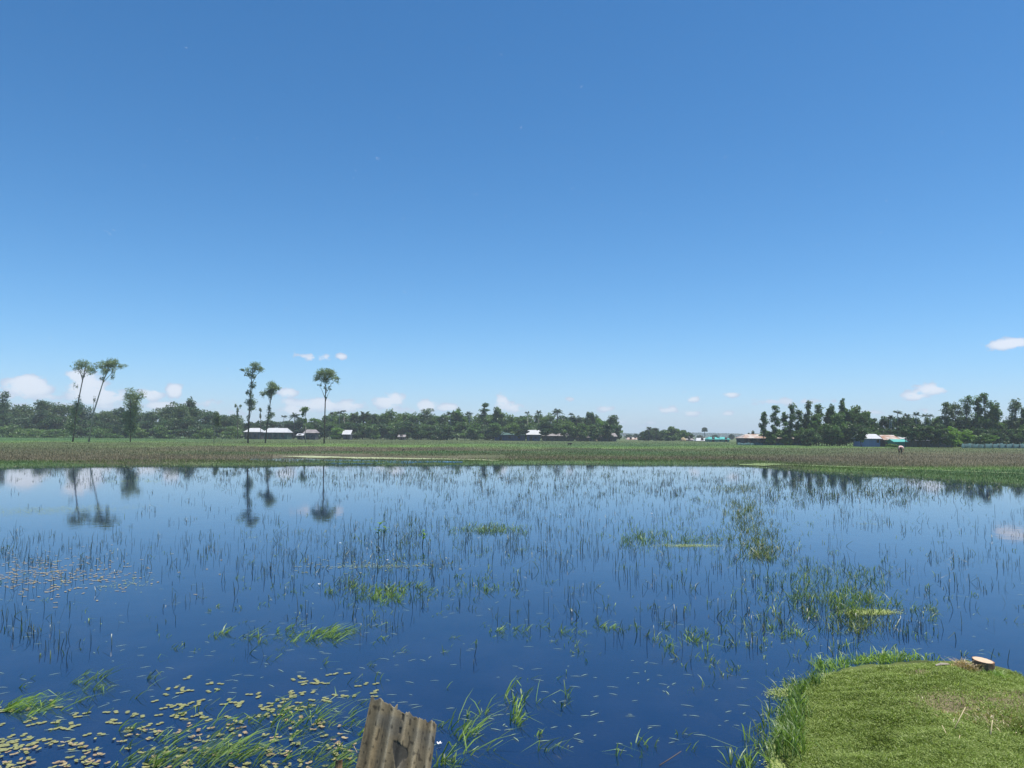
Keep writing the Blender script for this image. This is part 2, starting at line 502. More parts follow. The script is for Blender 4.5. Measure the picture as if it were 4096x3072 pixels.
def build_ground():
    R = [0.0]
    r = 0.6
    while r < 9000:
        R.append(r); r *= 1.011 if r > 3.5 else 1.06
        if r < 9 and r > 3.5: r = R[-1] + 0.04
    R = np.array(R)
    A = np.concatenate([np.radians(np.arange(-180, -46, 4)), np.radians(np.arange(-46, 46.01, 0.22)), np.radians(np.arange(50, 180, 4))])
    NA = len(A)
    rr, aa = np.meshgrid(R[1:], A, indexing='ij')
    x = rr * np.sin(aa); y = rr * np.cos(aa)
    P = np.stack([x.ravel(), y.ravel(), height(x.ravel(), y.ravel())], 1)
    P = np.vstack([P, [[0, 0, height(np.array([0.]), np.array([0.]))[0]]]])
    i = np.arange(len(R) - 2)[:, None]; j = np.arange(NA)[None, :]; k = (j + 1) % NA
    q = np.stack([i * NA + j, i * NA + k, (i + 1) * NA + k, (i + 1) * NA + j], -1).reshape(-1, 4)
    c = len(P) - 1
    jj = np.arange(NA)
    m_, n, out = mat('ground')
    at = n.n('ShaderNodeAttribute', attribute_name='col')
    tcn = n.n('ShaderNodeTexCoord')
    f1 = n.noise(tcn.outputs['Object'], 25, 4, .65); f2 = n.noise(tcn.outputs['Object'], 1.3, 4, .6)
    k_ = n.m('MULTIPLY', n.m('ADD', n.m('MULTIPLY', f1, 1.0), 0.5), n.m('ADD', n.m('MULTIPLY', f2, 0.8), 0.6))
    cc = n.n('ShaderNodeCombineColor')
    for ii in range(3): n.set(cc, ii, k_)
    col = n.mix(1.0, at.outputs['Color'], cc.outputs[0], 'MULTIPLY')
    df = n.n('ShaderNodeBsdfPrincipled'); n.set(df, 'Base Color', col); n.set(df, 'Roughness', 0.95); n.set(df, 'Specular IOR Level', 0.15)
    bn = n.n('ShaderNodeBump'); n.set(bn, 'Strength', 0.8); n.set(bn, 'Distance', 0.03); n.set(bn, 'Height', f1); n.set(df, 'Normal', bn.outputs[0])
    n.set(out, 0, df.outputs[0])
    # centre fan as quads that repeat a vertex are avoided: separate triangle list
    me = bpy.data.meshes.new('ground')
    tri = np.stack([np.full(NA, c), (jj + 1) % NA, jj], -1)
    nv = len(P); nq = len(q); nt_ = len(tri)
    me.vertices.add(nv); me.vertices.foreach_set('co', P.astype(np.float32).ravel())
    me.loops.add(nq * 4 + nt_ * 3); me.loops.foreach_set('vertex_index', np.concatenate([q.ravel(), tri.ravel()]).astype(np.int32))
    me.polygons.add(nq + nt_)
    me.polygons.foreach_set('loop_start', np.concatenate([np.arange(nq) * 4, nq * 4 + np.arange(nt_) * 3]).astype(np.int32))
    me.update(calc_edges=True)
    me.polygons.foreach_set('use_smooth', np.ones(nq + nt_, bool))
    me.flip_normals()
    a = me.attributes.new('col', 'FLOAT_COLOR', 'POINT')
    c4 = np.ones((nv, 4), np.float32); c4[:, :3] = ground_col(P); a.data.foreach_set('color', c4.ravel())
    me.materials.append(m_)
    link('ground', me, kind='structure')


build_ground()


# ------------------------------------------------------------------ water
def build_water():
    m_, n, out = mat('pond_water')
    tcn = n.n('ShaderNodeTexCoord')
    mp = n.n('ShaderNodeMapping'); n.set(mp, 0, tcn.outputs['Object']); mp.inputs['Scale'].default_value = (1, 1.0, 1)
    a = n.noise(mp.outputs[0], 3.0, 3, .5); b = n.noise(mp.outputs[0], 14.0, 2, .5)
    big = n.noise(tcn.outputs['Object'], .12, 2, .5)
    hgt = n.m('ADD', n.m('MULTIPLY', a, 0.0013), n.m('MULTIPLY', b, 0.00022))
    hgt = n.m('MULTIPLY', hgt, n.m('MULTIPLY_ADD', big, 1.2, 0.2))
    bn = n.n('ShaderNodeBump'); n.set(bn, 'Strength', 1.0); n.set(bn, 'Distance', 1.0); n.set(bn, 'Height', hgt)
    fr = n.n('ShaderNodeFresnel'); n.set(fr, 'IOR', 1.45); n.set(fr, 'Normal', bn.outputs[0])
    gl = n.n('ShaderNodeBsdfGlossy'); n.set(gl, 'Roughness', 0.02); n.set(gl, 'Normal', bn.outputs[0]); n.set(gl, 0, (1, 1, 1, 1))
    tr = n.n('ShaderNodeBsdfTransparent'); n.set(tr, 0, (0.55, 0.68, 0.85, 1))
    df = n.n('ShaderNodeBsdfDiffuse')
    murk = n.noise(tcn.outputs['Object'], .9, 3, .6)
    n.set(df, 0, n.mix(murk, (0.004, 0.023, 0.078, 1), (0.006, 0.034, 0.115, 1)))
    body = n.n('ShaderNodeMixShader'); n.set(body, 0, 0.55); n.set(body, 1, tr.outputs[0]); n.set(body, 2, df.outputs[0])
    mx = n.n('ShaderNodeMixShader'); n.set(mx, 0, fr.outputs[0]); n.set(mx, 1, body.outputs[0]); n.set(mx, 2, gl.outputs[0])
    n.set(out, 0, mx.outputs[0])
    V = [(-160, -8, 0), (160, -8, 0), (160, 74, 0), (-160, 74, 0)]
    poly_obj('pond_water', V, [(0, 1, 2, 3)], m_, kind='structure')


build_water()

# ------------------------------------------------------------------ trees
TREES = []


def crown_leaves(blobs, n_leaf, size, rng, sub=7, spread=.58):
    """blobs: (m,6) centres + radii; leaves in sub-clumps spread over each blob"""
    vol = blobs[:, 3] * blobs[:, 4] * blobs[:, 5]
    vol = vol ** .67; cnt = np.maximum(8, (n_leaf * vol / vol.sum()).astype(int))
    P = []; T = []
    for bl, c in zip(blobs, cnt):
        ns = sub + rng.integers(0, 4)
        d = rng.normal(size=(ns, 3)); d /= np.linalg.norm(d, axis=1)[:, None]
        sc = bl[:3] + d * bl[3:] * rng.uniform(.45, .95, (ns, 1))
        k = rng.integers(0, ns, c)
        off = rng.normal(size=(c, 3)); off /= np.linalg.norm(off, axis=1)[:, None] + 1e-9
        off *= rng.uniform(.2, 1, (c, 1)) ** .5
        P.append(sc[k] + off * bl[3:] * spread)
        st = rng.uniform(0, .55, ns)
        T.append(st[k] + rng.uniform(0, .45, c))
    P = np.concatenate(P); T = np.concatenate(T)
    return quads(P, size * rng.uniform(.6, 1.3, len(P)), rng, T, 1.0, .35)


def trunk_mesh(base_r, path, limbs, rng):
    A = Acc()
    V, Fq = tube(path, np.linspace(base_r, base_r * .35, len(path)), 7); A.add(V, Fq)
    for p0, p1 in limbs:
        mid = (p0 + p1) / 2 + np.array([0, 0, .12]) * np.linalg.norm(p1 - p0)
        V, Fq = tube([p0, mid, p1], [base_r * .4, base_r * .25, base_r * .08], 5); A.add(V, Fq)
    V = np.concatenate(A.V); Fq = np.concatenate(A.F)
    return V, Fq


def tree(kind, X, Ytop, Wpx, D, label, tone='mid', name=None, group=None, bottom=0.12, leaf=None, n=None, seed=None, lean=0.0, bark='bark', cat='tree', blobs_px=None, base_x=None, dens=1.0):
    """X, Ytop, Wpx in photo pixels describe its outline; D is how far off it stands"""
    seed = int(X * 7 + Ytop * 3 + D) if seed is None else seed
    rng = np.random.default_rng(seed)
    bx = X if base_x is None else base_x
    pb = dep(np.array([bx]), np.array([1750.]), D)[0]
    gz = height(np.array([pb[0]]), np.array([pb[1]]))[0]
    base = np.array([pb[0], pb[1], gz - .05])
    topp = dep(np.array([X]), np.array([float(Ytop)]), D)[0]
    H = topp[2] - base[2]; Wd = Wpx / F * D
    root = thing(name or ('broadleaf_tree' if kind in ('broad', 'tall', 'clump') else kind), label, cat, base, group)
    dx = topp[0] - base[0]
    s = leaf * 1.15 if leaf else max(0.16, D * .00115)
    if blobs_px is not None:
        bl = []
        for (bx_, by_, rx_, ry_) in blobs_px:
            p = dep(np.array([bx_]), np.array([by_]), D)[0] - base
            bl.append((p[0], p[1] + rng.normal() * rx_ / F * D * .5, p[2], 1.3 * rx_ / F * D, 1.3 * rx_ / F * D, 1.2 * ry_ / F * D))
        bl = np.array(bl, float)
        sub = []
        for b in bl:                       # break every mass into smaller lumps
            m_ = int(min(18, max(6, 8 * (b[3] * b[5]) / 1.2)))
            d = rng.normal(size=(m_, 3)); d /= np.linalg.norm(d, axis=1)[:, None]
            c = b[:3] + d * b[3:] * rng.uniform(.2, .8, (m_, 1))
            rr = b[3:] * rng.uniform(.22, .55, (m_, 1))
            sub.append(np.hstack([c, rr]))
        bl = np.concatenate(sub)
        cx = base_x if base_x else X
        path = np.array([(0, 0, 0), (dx * .2 + lean * .3, 0, H * .35), (dx * .62 - lean * .2, 0, H * .68), (dx, 0, H * .93)])
        N = int((n or 2200) * 1.5); s *= .74
    elif kind == 'broad':
        nb = int(rng.integers(13, 18))
        u = (np.arange(nb) + rng.uniform(0, 1, nb)) / nb; ang = rng.uniform(0, 2 * np.pi, nb)
        zc = bottom + (1 - bottom) * (.10 + .74 * u)
        env = np.clip(1.15 - ((zc - bottom) / (1 - bottom)) ** 3, .35, 1)
        rr = Wd * .5 * env * rng.uniform(.35, .78, nb)
        bl = np.column_stack([np.cos(ang) * rr + dx * zc, np.sin(ang) * rr, zc * H,
                              Wd * rng.uniform(.20, .30, nb), Wd * rng.uniform(.20, .30, nb), H * rng.uniform(.10, .17, nb) * (1 - bottom)])
        bl = np.vstack([bl, [dx, 0, H * .88, Wd * .22, Wd * .22, H * .12], [dx * .6, 0, H * (bottom + .2), Wd * .4, Wd * .4, H * .16]])
        path = np.array([(0, 0, 0), (rng.normal() * .02 * H, 0, H * .3), (dx * .7, 0, H * .7), (dx, 0, H * .9)])
        N = int(n * 1.7) if n else int(4200 * dens)
    elif kind == 'tall':
        Wd *= 1.15
        nb = int(rng.integers(15, 20))
        u = np.linspace(0, 1, nb) + rng.normal(0, .03, nb); ang = rng.uniform(0, 2 * np.pi, nb)
        zc = bottom + (1 - bottom) * (.08 + .86 * np.clip(u, 0, 1))
        env = .55 + .45 * np.sin(np.clip(u, 0, 1) * np.pi * .9)
        rr = Wd * .42 * env * rng.uniform(.15, .9, nb) * (1 - .55 * np.clip(u, 0, 1) ** 2)
        bl = np.column_stack([np.cos(ang) * rr + dx * zc, np.sin(ang) * rr, zc * H,
                              Wd * rng.uniform(.12, .27, nb), Wd * rng.uniform(.12, .27, nb), H * rng.uniform(.035, .07, nb)])
        path = np.array([(0, 0, 0), (rng.normal() * .02 * H, 0, H * .3), (dx * .7, 0, H * .7), (dx, 0, H * .97)])
        N = int(n * 1.4) if n else int(2300 * dens); s *= .82
    if kind in ('broad', 'tall', 'clump') or blobs_px is not None:
        limbs = []
        for b in bl[rng.permutation(len(bl))[:7]]:
            t = np.clip(b[2] / H - .12 - .1 * rng.random(), .15, .9)
            p0 = np.array([np.interp(t, [0, .35, .68, .93], path[:, 0]), 0, t * H])
            limbs.append((p0, b[:3]))
        V, Fq = trunk_mesh(max(.08, H * .0105), path, limbs, rng)
        link('trunk', clean_tube_mesh('trunk', V, Fq, M[bark]), root)
        V, Fq, T = crown_leaves(bl, N, s, rng, spread=.95 if blobs_px is not None else (.78 if kind == 'tall' else .58))
        link('crown', mesh_np('crown', V, Fq, M[tone], T), root)
    TREES.append(root)
    return root


def palm(X, Ytop, Wpx, D, label, kind='areca', tone='palm', group=None, seed=None, name='palm_tree'):
    rng = np.random.default_rng(int(X + Ytop * 5) if seed is None else seed)
    pb = dep(np.array([X]), np.array([1750.]), D)[0]
    gz = height(np.array([pb[0]]), np.array([pb[1]]))[0]
    base = np.array([pb[0], pb[1], gz - .05])
    topp = dep(np.array([X]), np.array([float(Ytop)]), D)[0]
    H = topp[2] - base[2]; Rf = Wpx / F * D * .5
    root = thing(name, label, 'palm', base, group)
    Rf *= 1.25
    hub = H - Rf * (.75 if kind == 'areca' else .6)
    lx = rng.normal() * .03 * H
    V, Fq = tube([(0, 0, 0), (lx * .5, 0, hub * .5), (lx, 0, hub)], [.10, .09, .08] if kind == 'areca' else [.20, .16, .14], 7)
    link('trunk', clean_tube_mesh('trunk', V, Fq, M['bark_pale'] if kind == 'areca' else M['bark']), root)
    A = Acc()
    if kind == 'fan':                      # ball of stiff fan leaves
        n = 700
        d = rng.normal(size=(n, 3)); d /= np.linalg.norm(d, axis=1)[:, None]; d[:, 2] = np.where(d[:, 2] < -.5, -d[:, 2], d[:, 2])
        P0 = np.array([lx, 0, hub + 0 * Rf])
        P = P0 + d * Rf * rng.uniform(.3, 1.0, (n, 1))
        V, q, T = quads(P, Rf * .17, rng, rng.uniform(0, 1, n)); A.add(V, q, T)
    else:
        nf = 16 if kind == 'areca' else 26
        for i in range(nf):
            a = i * 2.4 + rng.normal() * .2
            el_ = rng.uniform(-.1, 1.45) if kind == 'areca' else rng.uniform(-.7, 1.35)
            L = Rf * (1.0 if kind == 'areca' else 1.05) * rng.uniform(.8, 1.1)
            t = np.linspace(0, 1, 9)
            hd = np.array([math.cos(a), math.sin(a), 0])
            out_ = np.cos(el_) * t + .12 * t ** 2; zz = np.sin(el_) * t - (.45 if kind == 'areca' else .5) * t ** 2.2
            C0 = np.array([lx, 0, hub]) + (hd * out_[:, None] + np.array([0, 0, 1]) * zz[:, None]) * L
            sd_ = np.cross(hd, [0, 0, 1])
            for sgn in (-1, 1):            # leaflets as tapering, drooping strips
                for j in range(1, 9):
                    for h_ in (0, .5):
                        tt = (j - h_) / 8
                        c = C0[j] * (1 - h_) + C0[j - 1] * h_
                        w_ = L * .34 * math.sin(min(1, tt + .12) * math.pi * .9 + .1)
                        tip = c + sd_ * sgn * w_ + np.array([0, 0, -w_ * .55]) + hd * w_ * .35
                        e = hd * L * .035
                        A.add(np.array([c - e, c + e, tip + e * .4, tip - e * .4]), np.array([[0, 1, 2, 3]]), np.full(4, rng.uniform(.0, 1)))
    link('crown', A.mesh('crown', M[tone]), root)
    return root


def banana(X, Ytop, Wpx, D, label, group=None):
    rng = np.random.default_rng(int(X * 3 + Ytop))
    pb = dep(np.array([X]), np.array([1750.]), D)[0]
    gz = height(np.array([pb[0]]), np.array([pb[1]]))[0]
    base = np.array([pb[0], pb[1], gz - .03])
    H = dep(np.array([X]), np.array([float(Ytop)]), D)[0][2] - base[2]; Rf = Wpx / F * D * .5
    root = thing('banana_plant', label, 'plant', base, group)
    V, Fq = tube([(0, 0, 0), (.05, 0, H * .55)], [.16, .10], 7)
    link('stem', clean_tube_mesh('stem', V, Fq, M['banana']), root)
    A = Acc()
    for i in range(10):
        a = rng.uniform(0, 6.28); el_ = rng.uniform(.4, 1.3); L = H * .55 * rng.uniform(.8, 1.15)
        t = np.linspace(0, 1, 7); hd = np.array([math.cos(a), math.sin(a), 0])
        P = np.array([0.05, 0, H * .5]) + (hd * (np.cos(el_) * t + .2 * t * t)[:, None] + np.array([0, 0, 1]) * (np.sin(el_) * t - .7 * t ** 2.3)[:, None]) * L
        W_ = L * .26 * np.sin(np.clip(t * .9 + .08, 0, 1) * np.pi)
        V, q, T = ribbons(P[None], W_[None], np.cross(hd, [0, 0, 1])[None], np.array([rng.uniform(0, 1)])); A.add(V, q, T)
    link('leaves', A.mesh('leaves', M['banana']), root)
    return root


# ---- tall lone trees standing in the field
GT = 'tall slender trees rising over the groves'
tree('slender_tree', 345, 1440, 90, 147, 'leftmost tall slender tree, flat leafy top joined to its neighbour, thin forked trunk', 'pale', 'slender_tree', GT, base_x=292, n=2600, leaf=.14,
     blobs_px=[(322, 1462, 24, 26), (358, 1478, 22, 22), (345, 1455, 18, 14), (385, 1462, 16, 16), (308, 1545, 9, 14), (313, 1600, 9, 22), (300, 1640, 20, 40), (290, 1700, 18, 36), (330, 1500, 8, 12)])
tree('slender_tree', 440, 1432, 110, 147, 'tall leaning tree with pale trunk and ragged spreading top beside the leftmost tall tree', 'pale', 'slender_tree', GT, base_x=356, n=2300, leaf=.14,
     blobs_px=[(432, 1455, 24, 24), (462, 1462, 20, 20), (428, 1480, 20, 16), (490, 1464, 14, 9), (450, 1500, 8, 20), (405, 1512, 9, 12), (378, 1600, 5, 14), (410, 1470, 10, 12)], bark='bark_pale')
tree('slender_tree', 522, 1557, 110, 147, 'broad dense tree with a wide lopsided head right of the two tallest left trees', 'pale', 'slender_tree', GT, base_x=522, n=3800, leaf=.17,
     blobs_px=[(520, 1585, 22, 24), (550, 1590, 28, 20), (515, 1620, 26, 30), (540, 1640, 20, 26), (508, 1670, 26, 34), (525, 1710, 26, 30), (570, 1578, 10, 8)])
tree('slender_tree', 1010, 1452, 100, 145, 'tall straight tree with feathery spread top and leafy column around its trunk', 'pale', 'slender_tree', GT, base_x=992, n=2600, leaf=.14,
     blobs_px=[(1028, 1468, 22, 16), (1000, 1488, 18, 18), (968, 1478, 10, 6), (1010, 1505, 12, 12), (1045, 1475, 10, 10), (1008, 1540, 12, 16), (1002, 1575, 14, 22), (1000, 1610, 17, 22), (1004, 1635, 14, 10), (992, 1668, 6, 14)])
tree('slender_tree', 1095, 1524, 85, 145, 'slightly shorter tree with rounded leaning head next to the feathery tall one', 'pale', 'slender_tree', GT, base_x=1062, n=2300, leaf=.14,
     blobs_px=[(1095, 1545, 22, 18), (1075, 1568, 20, 18), (1055, 1575, 12, 14), (1112, 1555, 12, 12), (1082, 1595, 8, 16), (1076, 1630, 10, 22), (1075, 1665, 16, 20), (1088, 1655, 12, 10)])
tree('slender_tree', 1305, 1473, 112, 144, 'tall bare-trunked tree with a broad rounded crown against the sky', 'pale', 'slender_tree', GT, base_x=1297, n=2600, leaf=.135,
     blobs_px=[(1290, 1495, 24, 18), (1325, 1495, 26, 18), (1268, 1512, 16, 18), (1345, 1520, 16, 14), (1305, 1525, 20, 18), (1300, 1555, 8, 12), (1280, 1540, 8, 8), (1318, 1553, 8, 7), (1302, 1590, 4, 6)])
tree('slender_tree', 1222, 1618, 42, 150, 'small tree with curved bare pale trunk left of the low pale-roofed hut', 'light', 'slender_tree', GT, base_x=1222, n=700, leaf=.135, bark='bark_pale',
     blobs_px=[(1222, 1635, 16, 15), (1212, 1655, 10, 14), (1222, 1680, 7, 9)])
tree('slender_tree', 866, 1650, 40, 150, 'thin tree with leaning bare white trunk before the left grove', 'dull', 'slender_tree', GT, base_x=856, n=900, leaf=.14, bark='bark_pale',
     blobs_px=[(870, 1660, 14, 14), (868, 1682, 14, 12), (875, 1700, 10, 10)])
tree('slender_tree', 950, 1612, 26, 230, 'thin bare-looking sapling with forked tufts between the left grove and the feathery tall tree', 'pale', 'slender_tree', GT, n=380, leaf=.2,
     blobs_px=[(944, 1625, 4, 9), (962, 1625, 4, 7), (952, 1640, 4, 12), (951, 1665, 5, 14)])
tree('slender_tree', 1042, 1632, 12, 230, 'very thin pole-like sapling behind the white-roofed sheds', 'pale', 'slender_tree', GT, n=220, leaf=.2,
     blobs_px=[(1042, 1640, 4, 8), (1041, 1662, 3, 12)])


def silhouette(pts, X):
    return float(np.interp(X, [p[0] for p in pts], [p[1] for p in pts]))


FILLED = []


def fill(pts, x0, x1, step, wmin, wmax, D, dD, desc, group, tones, kinds=('broad',), drop=0, bottom=(.02, .12), leaf=None, dens=1.0, seed=0, row=''):
    rng = np.random.default_rng(seed)
    X = x0
    while X < x1:
        d = D + rng.uniform(-dD, dD)
        W_ = rng.uniform(wmin, wmax)
        y = silhouette(pts, X) + drop + rng.uniform(-4, 8)
        k = kinds[rng.integers(len(kinds))]; tn = tones[rng.integers(len(tones))]
        t = tree(k, X, y, W_, d, desc[tn], tn, None, group, bottom=rng.uniform(*bottom), leaf=leaf, dens=dens, seed=int(seed * 1000 + X))
        FILLED.append((t, X, row, desc[tn], group))
        X += step * rng.uniform(.8, 1.25)


LANDMARKS = [(0, 'the left picture edge'), (310, 'the leftmost tall tree'), (380, 'the leaning pale trunk'), (522, 'the lopsided dense tree'), (660, 'the small white hut wall'), (757, 'the round-headed tree'), (866, 'the leaning white trunk'),
             (1010, 'the first white-roofed shed'), (1100, 'the longer white-roofed shed'), (1222, 'the curved bare trunk'), (1300, 'the tall bare-trunked tree'), (1386, 'the white tin shed'), (1450, 'the broad coconut palm'), (1560, 'the light bushy tree'), (1606, 'the little brown hut'),
             (1710, 'the feathery tree'), (1800, 'the palm with pale trunk'), (1937, 'the tallest pointed tree'), (2040, 'the long dark blue house'), (2134, 'the brilliant white roof'), (2232, 'the highest coconut palm'), (2310, 'the big spreading palm'), (2362, 'the high rounded tree'), (2448, 'the grove right end'),
             (2596, 'the left palm of the far grove'), (2690, 'the domed tree of the far grove'), (2776, 'the cream-roofed shed'), (3233, 'the leaning open-topped tree'), (3275, 'the broad conical tree'), (3371, 'the tallest narrow tuft'), (3425, 'the light-topped tree'), (3490, 'the blue-walled house'), (3565, 'the streaked rusty roof'),
             (3592, 'the highest feather palm'), (3665, 'the palm above the dark wall'), (3785, 'the light feathery tree'), (3835, 'the vivid lime tree'), (3868, 'the left one of the two highest trees'), (3938, 'the highest tree of the right grove'), (3980, 'the full yellow green tree'), (4062, 'the open-branched tree'), (4110, 'the right picture edge')]


def label_fill():
    """every grove tree is named by its rank left or right of the nearest landmark"""
    ORD = ['first', 'second', 'third', 'fourth', 'fifth', 'sixth']
    buckets = {}
    for t, X, row, desc, group in FILLED:
        lx, nm = min(LANDMARKS, key=lambda q: abs(q[0] - X))
        buckets.setdefault((nm, X < lx, row, group), []).append((abs(X - lx), t, desc))
    for (nm, left, row, group), lst in buckets.items():
        lst.sort(key=lambda q: q[0])
        for i, (_, t, desc) in enumerate(lst):
            side = 'left' if left else 'right'
            o_ = '' if len(lst) == 1 else ORD[i] + ' '
            t['label'] = '%s, %s%s of %s' % (desc + row, o_, side, nm)


# ---- left grove
G1 = 'trees of the left grove'
LS = [(-60, 1600), (60, 1612), (110, 1618), (170, 1600), (210, 1612), (270, 1612), (330, 1618), (360, 1655), (420, 1640), (470, 1630), (560, 1650), (600, 1650), (660, 1618), (700, 1620), (757, 1620), (810, 1638), (835, 1640), (870, 1650), (905, 1655), (940, 1668), (1000, 1682), (1100, 1680), (1180, 1675), (1240, 1668)]
L1 = {'blue': 'bluish green bushy tree', 'dark': 'very dark broadleaf tree', 'dull': 'soft grey green tree'}
fill(LS, -60, 930, 40, 80, 120, 250, 8, L1, G1, ('blue', 'dark', 'dull'), seed=11)
fill(LS, -30, 930, 66, 85, 120, 240, 4, {'blue': 'lower bluish tree', 'dark': 'lower dark tree'}, G1, ('blue', 'dark'), drop=52, seed=12, row=' at the grove edge')
tree('tall', 10, 1562, 70, 238, 'dark tree cut by the left edge, standing above the grove', 'dark', None, G1, .1)
tree('broad', 757, 1585, 52, 250, 'round-headed tree poking above the right half of the left grove', 'blue', None, G1, .25, n=1500)
tree('broad', 700, 1608, 90, 248, 'yellowish green dome-shaped tree left of the round-headed one', 'dull', None, G1, .1)
tree('tall', 170, 1598, 60, 244, 'highest bushy tree top between the left edge and the leftmost tall trees', 'blue', None, G1, .2)
fill(LS, 945, 1245, 48, 70, 95, 268, 5, {'dark': 'dark low tree behind the huts', 'blue': 'bluish low tree behind the huts'}, G1, ('dark', 'blue'), seed=13)
palm(1175, 1648, 40, 262, 'dark coconut palm with drooping fronds behind the white-roofed sheds', 'coco', group=G1)
palm(1128, 1655, 26, 262, 'small pointed palm top behind the white-roofed sheds', 'areca', group=G1)
for X, Yt, W_, lb in ((40, 1698, 90, 'bright green low bush at the far left under the grove'), (120, 1712, 120, 'low green bush right of the brightest bush at the left edge'), (225, 1716, 120, 'low dark green bush in front of the tallest left trees'),
                      (420, 1712, 110, 'low bush under the lopsided dense tree'), (555, 1712, 70, 'small light green bush under the lopsided dense tree'), (640, 1700, 80, 'mid green bush beside the small white hut wall'),
                      (820, 1712, 90, 'light green bush below the leaning white trunk'), (925, 1705, 80, 'light green bush left of the white-roofed sheds')):
    tree('broad', X, Yt, W_, 234, lb, 'light' if 'light' in lb or 'bright' in lb else 'mid', 'bush', 'bushes along the left grove', .0, cat='bush', n=900)
# ---- middle grove
G2 = 'trees of the middle grove'
MS = [(1250, 1672), (1280, 1655), (1320, 1650), (1380, 1648), (1440, 1650), (1500, 1652), (1530, 1648), (1570, 1648), (1620, 1648), (1680, 1650), (1740, 1652), (1800, 1655), (1850, 1650), (1900, 1648), (1960, 1650), (2010, 1655), (2060, 1662), (2120, 1662), (2160, 1656), (2210, 1650), (2260, 1660), (2330, 1668), (2360, 1655), (2400, 1668), (2440, 1678), (2465, 1705)]
L2 = {'dark': 'dark broadleaf tree', 'mid': 'mid green broadleaf tree', 'light': 'lighter green broadleaf tree'}
fill(MS, 1255, 2465, 40, 70, 100, 268, 6, L2, G2, ('dark', 'mid', 'mid', 'light'), seed=21)
fill(MS, 1265, 2450, 52, 70, 95, 256, 3, {'dark': 'lower dark tree', 'mid': 'lower mid green tree'}, G2, ('dark', 'mid'), drop=40, bottom=(.02, .1), seed=22, row=' at the grove edge')
tree('tall', 1937, 1613, 56, 264, 'tallest pointed tree of the middle grove', 'mid', None, G2, .15, n=2200)
tree('broad', 1988, 1626, 52, 264, 'round light-topped tree just right of the tallest pointed one', 'light', None, G2, .2)
tree('tall', 1710, 1634, 70, 264, 'sparse feathery tree above the middle grove left of its centre', 'dull', None, G2, .3, n=1100)
tree('broad', 1560, 1638, 80, 262, 'light green bushy tree in the left half of the middle grove', 'light', None, G2, .1)
tree('broad', 1830, 1636, 70, 262, 'umbrella-shaped tree left of the tallest pointed one', 'mid', None, G2, .3)
tree('broad', 2362, 1645, 60, 262, 'high rounded tree near the right end of the middle grove', 'dark', None, G2, .1)
tree('broad', 2448, 1662, 72, 258, 'dark tree closing the right end of the middle grove', 'dark', None, G2, .05, n=3000)
tree('tall', 2395, 1672, 40, 252, 'yellow green narrow tree before the right end of the middle grove', 'bright', None, G2, .25, n=700)
tree('broad', 2345, 1700, 60, 250, 'fresh green bushy tree before the right end of the middle grove', 'light', None, G2, .1)
tree('broad', 1352, 1708, 56, 245, 'bright lime green small tree left of the white tin wall', 'bright', None, G2, .05, n=1100)
tree('broad', 1262, 1690, 60, 250, 'dark bushy tree behind the low pale-roofed hut', 'dark', None, G2, .05)
G2P = 'palms of the middle grove'
for X, Yt, W_, kd, lb in ((1355, 1638, 30, 'areca', 'palm with dark ragged top beside the tall bare-trunked tree'), (1380, 1636, 22, 'areca', 'thin pointed palm second from the left end of the middle grove'),
                          (1318, 1644, 22, 'areca', 'palm just right of the tall bare trunk at the grove left end'), (1450, 1640, 60, 'coco', 'broad coconut palm with hanging brown fronds in the middle grove'),
                          (1410, 1648, 50, 'coco', 'coconut palm left of the one with hanging brown fronds'), (1495, 1646, 50, 'coco', 'coconut palm right of the one with hanging brown fronds'),
                          (1800, 1636, 40, 'areca', 'palm leaning over the pale trunk left of the tallest pointed tree'), (1880, 1640, 30, 'areca', 'palm top between the umbrella-shaped and the pointed tree'),
                          (2112, 1641, 24, 'areca', 'small palm with upright fronds in the right half of the middle grove'), (2157, 1637, 30, 'areca', 'darker palm right of the small upright-fronded one'),
                          (2232, 1631, 40, 'coco', 'highest coconut palm in the right half of the middle grove'), (2288, 1647, 24, 'areca', 'palm with forked top left of the big spreading palm'),
                          (2310, 1656, 60, 'coco', 'big palm with spreading arched fronds near the grove right end')):
    palm(X, Yt, W_, 258, lb, kd, group=G2P)
for X, W_, Yt, lb in ((1790, 60, 1700, 'banana plants with broad light leaves left of the long blue wall'), (1990, 50, 1712, 'banana plant at the left end of the long blue wall'), (1830, 60, 1722, 'low banana plant under the pale trunk'), (2395, 50, 1722, 'banana plant near the right end of the middle grove'), (2270, 44, 1725, 'banana plant before the dark wall under the spreading palm')):
    banana(X, Yt, W_, 247, lb, 'banana plants at the foot of the middle grove')
# ---- small grove and distance
G3 = 'trees of the small far grove'
SS = [(2560, 1735), (2575, 1720), (2600, 1710), (2640, 1722), (2680, 1712), (2710, 1712), (2740, 1722), (2765, 1722), (2782, 1742)]
fill(SS, 2572, 2775, 24, 40, 60, 292, 5, {'dark': 'small dark far tree', 'mid': 'small mid green far tree'}, G3, ('dark', 'mid'), bottom=(0, .08), seed=31, leaf=.26)
tree('broad', 2690, 1707, 56, 285, 'lighter domed tree at the centre of the small far grove', 'light', None, G3, .05)
palm(2596, 1704, 26, 285, 'left palm rising over the small far grove', 'coco', group=G3)
palm(2624, 1708, 26, 285, 'right palm rising over the small far grove', 'coco', group=G3)
palm(2819, 1714, 20, 420, 'lone palm with round ball of fan leaves standing against the sky', 'fan', 'far', name='fan_palm_tree')
tree('broad', 2545, 1736, 24, 420, 'flat-topped small tree far off right of the middle grove', 'far', None, None, .3, n=500)
tree('broad', 2515, 1738, 30, 430, 'tiny distant tree touching the right end of the middle grove', 'far', None, None, .2, n=500)
